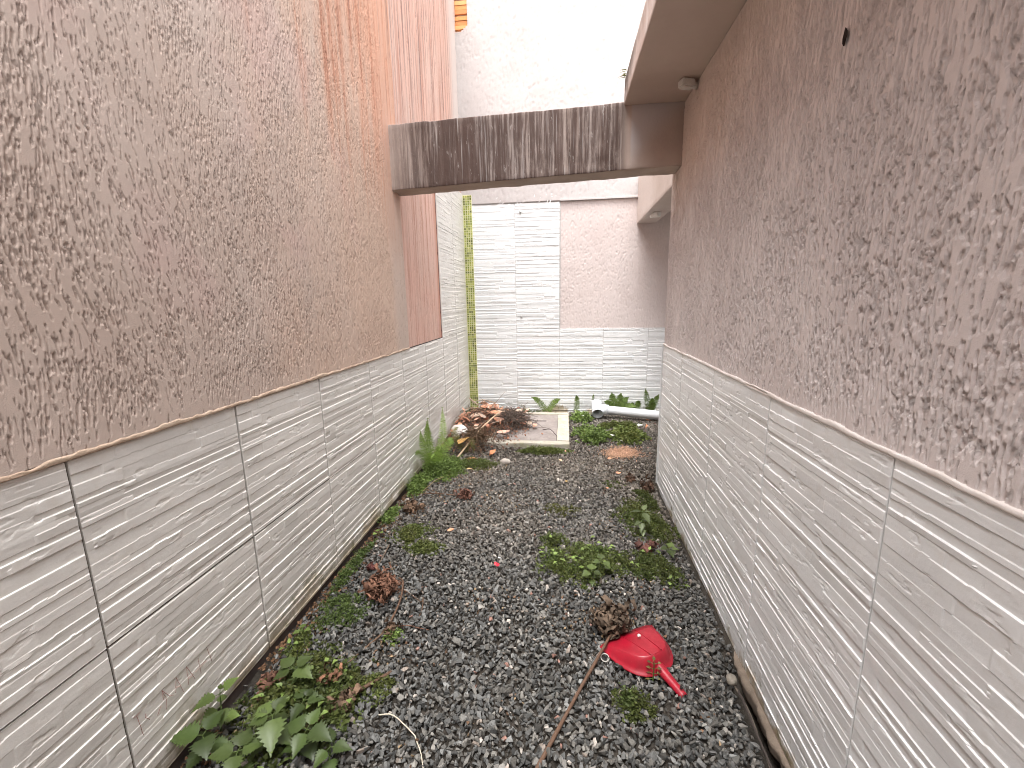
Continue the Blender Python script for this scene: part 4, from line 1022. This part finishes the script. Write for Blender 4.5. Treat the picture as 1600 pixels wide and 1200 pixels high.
def clump(label, loc, rad, n, seed, col=B1, stem=None, sr=.004, group='dried curled plant heads on the gravel', wd=.010):
    c = np.array([loc[0], loc[1], gz(loc[0], loc[1])+loc[2]]); t = thing('dried_plant', label, 'dried plant', (loc[0], loc[1], gz(loc[0], loc[1])), group)
    mb = MB()
    for i in range(n): curl(mb, c, rad, seed*100+i, np.asarray(col), wd=wd)
    link('curled_leaves', mb.mesh('curled_leaves', True), M_DRY, t)
    if stem is not None:
        P = spline([(x, y, gz(x, y)+z) for x, y, z in stem], 30); P[:, :2] += .004*(np.stack([vn(np.arange(len(P))/3., 0*P[:, 0], seed), vn(np.arange(len(P))/3., 0*P[:, 0], seed+1)], 1)-.5)
        mb = MB(); mb.tube(P, np.linspace(sr*.8, sr, len(P))*(1+.25*vn(np.arange(len(P))/2., 0*P[:, 0], seed+5)), 8, col=B2*1.1); link('stem', mb.mesh('stem', True), M_DRY, t)
    return t
clump('large crumpled brown seed head on the edge of the dustpan with long brown stem', (.172, 1.425, .045), .056, 190, 1, B3*.62, [(.185, 1.40, .05), (.150, 1.345, .045), (.069, 1.20, .022), (-.002, 1.065, .014), (-.075, .915, .010)], .0052, wd=.0085)
clump('big rusty dried clump by the left wall with bent twig', (-.757, 1.545, .035), .058, 190, 2, np.array([.17, .085, .055]), [(-.70, 1.60, .05), (-.668, 1.56, .055), (-.655, 1.46, .02), (-.662, 1.36, .014)], .004, wd=.0048)
clump('pale brown curled leaves near left wall, below the green sprigs', (-.885, 2.28, .022), .050, 30, 3, B1, [(-.96, 2.47, .02), (-.9, 2.36, .02)], .0028)
clump('dark reddish dried tuft at the end of a thin twig on the gravel', (-.615, 2.45, .022), .045, 50, 4, np.array([.15, .07, .05]), [(-.97, 2.475, .012), (-.82, 2.495, .016), (-.65, 2.46, .02)], .0030, wd=.005)
clump('dark brown dried tuft at the foot of the right wall corner', (.535, 2.80, .02), .05, 40, 5, B2*.95, wd=.006)
clump('small brown dried tuft beside the larger one near the right wall corner', (.43, 2.82, .015), .032, 18, 6, B2)
clump('twisted brown dried stalk with curled leaves beside the leafy weeds', (-.655, 1.045, .022), .036, 22, 7, B1*.85, [(-.775, .905, .015), (-.70, .99, .022), (-.64, 1.07, .028), (-.565, 1.17, .016)], .0052)
clump('brown scraps of dried leaf where the two twigs meet', (-.635, 1.34, .014), .030, 20, 8, B1*.75)
clump('fan of curled rusty leaflets behind the twisted stalk', (-.745, 1.125, .018), .036, 26, 9, np.array([.20, .10, .06]), wd=.006)
clump('flat brown dead leaves in the dark weed patch by the right wall', (.40, 1.99, .02), .05, 14, 10, np.array([.11, .05, .04]), wd=.014)
clump('reddish brown dead leaves between leafy weeds and the left wall', (-.925, 1.08, .012), .045, 26, 11, np.array([.12, .06, .04]), wd=.010)
clump('small dark dead leaf ball by the thin twig near the left wall', (-.875, 1.70, .014), .022, 10, 12, np.array([.10, .035, .03]), wd=.012)

def twig(label, pts, rad, col, group='thin twigs on the gravel', name='twig'):
    P = spline([(x, y, gz(x, y)+z) for x, y, z in pts], 26); P[:, :2] += .003*(np.stack([vn(np.arange(len(P))/2.5, 0*P[:, 0], len(label)), vn(np.arange(len(P))/2.5, 0*P[:, 0], len(label)+1)], 1)-.5)
    mb = MB(); mb.tube(P, np.linspace(rad, rad*.7, len(P)), 7, col=col)
    return single(name, mb.mesh(name, True), M_DRY, tuple(P[0]), label, name, group)
twig('brown twig running down left from the bent twig to the leafy weeds', [(-.645, 1.365, .018), (-.69, 1.275, .014), (-.74, 1.17, .012)], .0036, B1*.9)
twig('dark thin twig branching right from the rusty clump', [(-.698, 1.572, .02), (-.64, 1.55, .016), (-.575, 1.51, .012)], .0022, B2)
twig('short grey twig lying right of the rusty clump', [(-.578, 1.54, .012), (-.56, 1.48, .013), (-.557, 1.425, .012)], .0020, B2*1.2)
twig('pale straight twig on the gravel behind the rusty clump', [(-.872, 1.90, .016), (-.842, 1.69, .022)], .0026, B3)
twig('reddish rootlet lying right of the dried scraps', [(-.665, 1.349, .012), (-.60, 1.378, .014), (-.50, 1.37, .012)], .0018, np.array([.16, .075, .05]))
twig('pale curved grass stalk near the fern by the left wall', [(-.90, 2.50, .02), (-.86, 2.68, .03), (-.78, 2.80, .02)], .0022, np.array([.30, .23, .12]))
twig('white dry root lying on the gravel at the bottom of the view', [(-.54, 1.018, .014), (-.500, 1.02, .016), (-.437, .988, .014), (-.395, .945, .014), (-.362, .885, .012)], .0020, np.array([.50, .45, .36]), 'thin twigs on the gravel')
twig('dark cable like root in the gap along the right wall foot', [(.567, 1.36, .05), (.553, 1.24, .06), (.545, 1.14, .055), (.545, 1.00, .05)], .0045, np.array([.05, .04, .036]), 'roots in the gap by the right wall', 'root')
twig('thin pale root in the gap along the right wall foot', [(.548, 1.33, .03), (.556, 1.2, .07), (.562, 1.10, .07), (.566, 1.0, .06)], .0028, np.array([.12, .10, .08]), 'roots in the gap by the right wall', 'root')
twig('long pale stick leaning from the weeds up onto the rubble heap', [(-.825, 3.12, .02), (-.70, 3.45, .14), (-.585, 3.80, .20)], .0075, np.array([.50, .38, .26]), 'sticks on the rubble heap', 'stick')
twig('thinner grey stick lying beside the long pale one on the heap', [(-.80, 3.30, .05), (-.70, 3.55, .16), (-.56, 3.80, .18)], .0045, np.array([.20, .14, .10]), 'sticks on the rubble heap', 'stick')
twig('pale bent stick at the back of the rubble heap', [(-.98, 4.30, .19), (-.86, 4.15, .16), (-.72, 4.0, .13)], .007, np.array([.42, .30, .24]), 'sticks on the rubble heap', 'stick')
twig('short straw coloured stick at the top left of the rubble heap', [(-.93, 4.22, .16), (-.82, 4.2, .20), (-.70, 4.24, .16)], .006, np.array([.46, .38, .30]), 'sticks on the rubble heap', 'stick')
twig('dark curved stick lying on the bare part of the concrete cover', [(-.20, 3.78, .035), (-.13, 3.74, .055), (-.07, 3.62, .036)], .004, np.array([.07, .05, .045]), 'sticks on the rubble heap', 'stick')

# ------------------------------------------------------------------ rubble heap on the cover
def heap_z(x, y):
    return .045+.135*math.exp(-(((x+.78)/.22)**2+((y-4.02)/.30)**2))+.05*math.exp(-(((x+.55)/.2)**2+((y-3.75)/.25)**2))
n = 5200; a = r.normal(0, 1, (n, 2)); X = np.clip(-.76+a[:, 0]*.17, -1.015, -.2); Yy = np.clip(3.92+a[:, 1]*.26, 3.25, 4.5)
Zh = np.array([heap_z(p, q) for p, q in zip(X, Yy)])-.02+r.uniform(-.01, .015, n)
hc = np.where((r.uniform(0, 1, n) < .4)[:, None], np.array([.30, .14, .09]), np.array([.13, .09, .07]))*r.uniform(.5, 1.4, (n, 1))
crumbs('rubble_crumbs', np.stack([X, Yy, Zh], 1), r.uniform(.006, .016, n), hc, 45, M_TERRA, 'brown and red crumbled debris under the tile shards', 'rubble')
shv = stone_variants(9, 61, (1., .58, .20), 9)
TC = [np.array([.56, .27, .17]), np.array([.62, .36, .26]), np.array([.46, .21, .14]), np.array([.54, .42, .33])]
def shard(x, y, z, s, rot, seed, label, group, col=None, name='tile_shard', cat='tile shard', mat=None):
    r_ = np.random.RandomState(seed); V, T = shv[seed % 9]; me = MB(); me.add(V*s, T=T, col=col if col is not None else TC[seed % 4]*r_.uniform(.65, 1.2))
    m_ = me.mesh(name); o = link(name, m_, mat or M_TERRA); o.location = (x, y, z); o.rotation_euler = rot
    return tag(o, label, cat, group)
r5 = np.random.RandomState(55)
for i in range(96):
    x = float(np.clip(-.74+r5.normal(0, .16), -.985, -.36)); y = float(np.clip(3.98+r5.normal(0, .22), 3.42, 4.42)); s = r5.uniform(.020, .060)
    shard(x, y, heap_z(x, y)+.012+r5.uniform(0, .035), s, (r5.normal(0, .45), r5.normal(0, .45), r5.uniform(0, 6.28)), i, 'broken terracotta shard jumbled in the rubble heap on the concrete cover', 'terracotta shards in the rubble heap')
for i, (x, y, s) in enumerate([(-.40, 3.98, .085), (-.34, 3.92, .075), (-.44, 4.05, .07), (-.29, 3.88, .05), (-.38, 3.87, .06), (-.46, 4.34, .08), (-.52, 4.30, .07), (-.40, 4.38, .05)]):
    shard(x, y, .062+.012*(i % 3), s, (r5.normal(0, .2), r5.normal(0, .2), r5.uniform(0, 6.28)), 70+i, 'terracotta shard lying at the right edge of the rubble heap', 'terracotta shards right of the rubble heap')
SG = 'loose terracotta shards on the ground'
shard(-.535, 3.60, .085, .075, (.1, .0, .3), 81, 'pale pink terracotta shard on the front of the cover below the roots', SG, np.array([.62, .36, .28]))
shard(-.575, 3.21, .035, .062, (-.5, .2, 2.2), 82, 'orange shard leaning on gravel in front of the cover, bigger of two', SG, np.array([.58, .24, .12]))
shard(-.70, 3.09, .022, .055, (.1, -.1, 2.8), 83, 'flat orange shard in front of the rubble heap among weeds', SG, np.array([.55, .25, .14]))
shard(-.595, 2.07, .017, .026, (.1, .2, .5), 84, 'small orange chip lying in the gravel in front of the flat weed patches', SG, np.array([.62, .30, .18]))
shard(.81, 4.24, .03, .045, (.2, .2, .4), 85, 'orange shard under the pipe near the right wall corner', SG, np.array([.64, .27, .14]))
shard(.745, 4.03, .03, .045, (.1, -.2, 1.4), 86, 'orange shard in front of the pipe near the right wall corner', SG, np.array([.64, .27, .14]))
shard(.335, 3.19, .018, .026, (.1, .1, .8), 87, 'orange chip at the left of the sandy patch', SG, np.array([.60, .30, .18]))
shard(.365, 2.91, .018, .028, (.3, .1, .4), 88, 'orange chip on gravel near the small brown tuft', SG, np.array([.62, .30, .18]))
shard(.27, 2.66, .016, .020, (.1, .2, 1.9), 89, 'tiny orange chip in the middle right gravel', SG, np.array([.60, .30, .18]))
shard(.01, 2.75, .016, .018, (.1, .2, .9), 90, 'tiny yellow brown chip in the middle of the gravel', SG, np.array([.50, .32, .12]))
shard(-.03, 3.13, .018, .022, (.1, .2, .2), 91, 'pale orange chip in front of the right corner of the cover', SG, np.array([.66, .46, .30]))
shard(.0, 3.33, .018, .02, (.2, .1, .7), 92, 'pinkish chip among the weeds at the corner of the cover', SG, np.array([.56, .32, .22]))
WG = 'white scraps at the back right'
shard(.685, 4.02, .035, .045, (.4, .1, .3), 93, 'white plaster scrap behind the weeds in front of the pipe', WG, np.array([.74, .74, .74]), 'plaster_scrap', 'scrap', M_PLAS)
shard(.405, 3.66, .055, .045, (.2, .1, 1.2), 94, 'flat white scrap lying on the weeds between cover and wall corner', WG, np.array([.76, .74, .70]), 'plaster_scrap', 'scrap', M_PLAS)
shard(.465, 3.57, .035, .03, (.2, .1, 2.0), 95, 'small white scrap beside the flat one on the weeds', WG, np.array([.76, .74, .70]), 'plaster_scrap', 'scrap', M_PLAS)
shard(.17, 4.20, .075, .03, (.1, .1, 2.), 96, 'little white scrap left of the tee fitting', WG, np.array([.70, .70, .66]), 'plaster_scrap', 'scrap', M_PLAS)
shard(-.78, 4.42, .15, .05, (.5, .1, 2.), 97, 'white crumpled scrap at the back of the rubble heap', WG, np.array([.74, .73, .70]), 'plaster_scrap', 'scrap', M_PLAS)
shard(.256, 1.352, .066, .011, (.1, .15, 1.), 98, 'small white chip lying on the dustpan', 'chips by the dustpan', np.array([.66, .62, .58]), 'plaster_chip', 'chip', M_PLAS)
shard(.345, 1.318, .02, .009, (.4, .15, 1.), 99, 'white chip in the gravel behind the dustpan handle', 'chips by the dustpan', np.array([.66, .62, .58]), 'plaster_chip', 'chip', M_PLAS)
shard(-.305, 1.785, .020, .024, (.3, .4, .5), 100, 'scrap of bright red plastic on the gravel', 'plastic scraps on the gravel', np.array([.62, .02, .04]), 'plastic_scrap', 'scrap', M_PLAS)
shard(-.303, 1.835, .018, .016, (.3, .6, 1.5), 101, 'tiny white scrap behind the red plastic scrap', 'plastic scraps on the gravel', np.array([.8, .8, .8]), 'plastic_scrap', 'scrap', M_PLAS)
# rounded stones
def boulder(label, loc, s, col, seed, name='stone', cat='stone', sq=(1., .7, .6)):
    bm = bmesh.new(); bmesh.ops.create_icosphere(bm, subdivisions=4, radius=1.)
    P = np.array([v.co for v in bm.verts]); k = 1+.45*(fbm(P[:, 0]*1.4+seed, P[:, 1]*1.4+P[:, 2]*1.1, seed, 3)-.5)+.12*(fbm(P[:, 0]*6, P[:, 1]*6+P[:, 2]*5, seed+1)-.5)
    for v_, q in zip(bm.verts, P*k[:, None]*np.array(sq)*s): v_.co = q
    me = bpy.data.meshes.new(name); bm.to_mesh(me); bm.free(); at = me.attributes.new('tint', 'FLOAT_COLOR', 'FACE')
    c = np.ones((len(me.polygons), 4), np.float32); c[:, :3] = col; at.data.foreach_set('color', c.ravel()); me.polygons.foreach_set('use_smooth', np.ones(len(me.polygons), bool))
    o = link(name, me, M_STONE); o.location = loc; o.rotation_euler = (0, .3, .6+seed); return tag(o, label, cat)
boulder('pale rounded pebble alone on the gravel in front of the cover', (-.445, 3.06, .018), .042, (.40, .36, .32), 2)
boulder('white lump of old plaster beside the fern and the rubble heap', (-.925, 3.62, .06), .085, (.70, .66, .63), 5, 'plaster_lump', 'plaster lump', (1., .8, .75))
boulder('rounded brown grey stone in the gap at the right wall foot', (.548, 1.30, gz(.53, 1.30)+.035), .026, (.20, .18, .15), 7)
# dry yellow leaves
def dry_leaf(label, loc, az, L, W, col, pitch=.1):
    mb = MB(); leaf(mb, loc, (math.cos(az), math.sin(az), pitch), (0, 0, 1), L, W, np.array(col), serr=.0, fold=.35, droop=.2, n=10)
    return single('dry_leaf', mb.mesh('dry_leaf', True), M_LEAF, loc, label, 'dry leaf', 'fallen dry leaves')
dry_leaf('orange yellow dry leaf beside the long pale stick', (-.83, 3.20, .10), 1.0, .13, .035, (.62, .36, .12), .35)
dry_leaf('pale yellow dry leaf on the gravel before the rubble weeds', (-.70, 2.885, .022), .1, .055, .014, (.62, .42, .20))
dry_leaf('tan dry leaf lying beside the grass stalk near the fern', (-.80, 2.80, .022), 2.4, .06, .014, (.56, .40, .22))
# wire ring beside the dustpan
mb = MB(); a = np.linspace(0, 1.85*np.pi, 26); mb.tube(np.stack([.137+.013*np.cos(a), 1.293+.010*np.sin(a), gz(.137, 1.293)+.020+.006*np.sin(a)], 1), .0016, 7, col=(.45, .43, .40))
single('wire_ring', mb.mesh('wire_ring', True), M_PLAS, (.137, 1.293, gz(.137, 1.293)+.012), 'thin grey wire ring lying beside the long brown stem', 'ring')

# dried root bundles
def strands(label, c, rad, n, seed, col, rr_=(.0022, .004), flat=.6, hang=0.):
    r_ = np.random.RandomState(seed); t = thing('dried_roots', label, 'dried roots', (c[0], c[1], c[2]), 'dried root bundles on the heap'); mb = MB(); c = np.array(c, float)
    for i in range(n):
        d = r_.normal(size=3); d /= np.linalg.norm(d); d[2] = abs(d[2]); e = r_.normal(size=3)*.7
        p0 = c+r_.normal(0, .25, 3)*rad*np.array([1, 1, .4]); p1 = p0+d*rad*r_.uniform(.4, .8)*np.array([1, 1, flat]); p2 = p1+(d*.6+e)*rad*.6*np.array([1, 1, flat])-np.array([0, 0, rad*r_.uniform(.1, .5)+hang*rad])
        P = spline([p0, p1, p2], 14); P[:, 2] = np.maximum(P[:, 2], .02 if hang else .05)
        mb.tube(P, np.linspace(r_.uniform(*rr_), .0012, len(P)), 5, col=np.array(col)*r_.uniform(.5, 1.7))
    link('strands', mb.mesh('strands', True), M_DRY, t); return t
strands('dark bundle of dried roots on top of the concrete cover', (-.50, 3.90, .10), .19, 190, 1, (.085, .062, .050), (.003, .0055))
strands('grey upright straw at the back of the dried roots', (-.55, 4.12, .10), .15, 80, 2, (.17, .13, .115))
strands('loose brown twigs spread over the terracotta shards of the heap', (-.76, 3.98, .13), .24, 38, 4, (.20, .135, .095), (.002, .0045))
strands('brown hanging dead fibres at the front of the rubble heap', (-.72, 3.36, .11), .16, 120, 3, (.11, .070, .042), (.002, .0038), hang=.5)
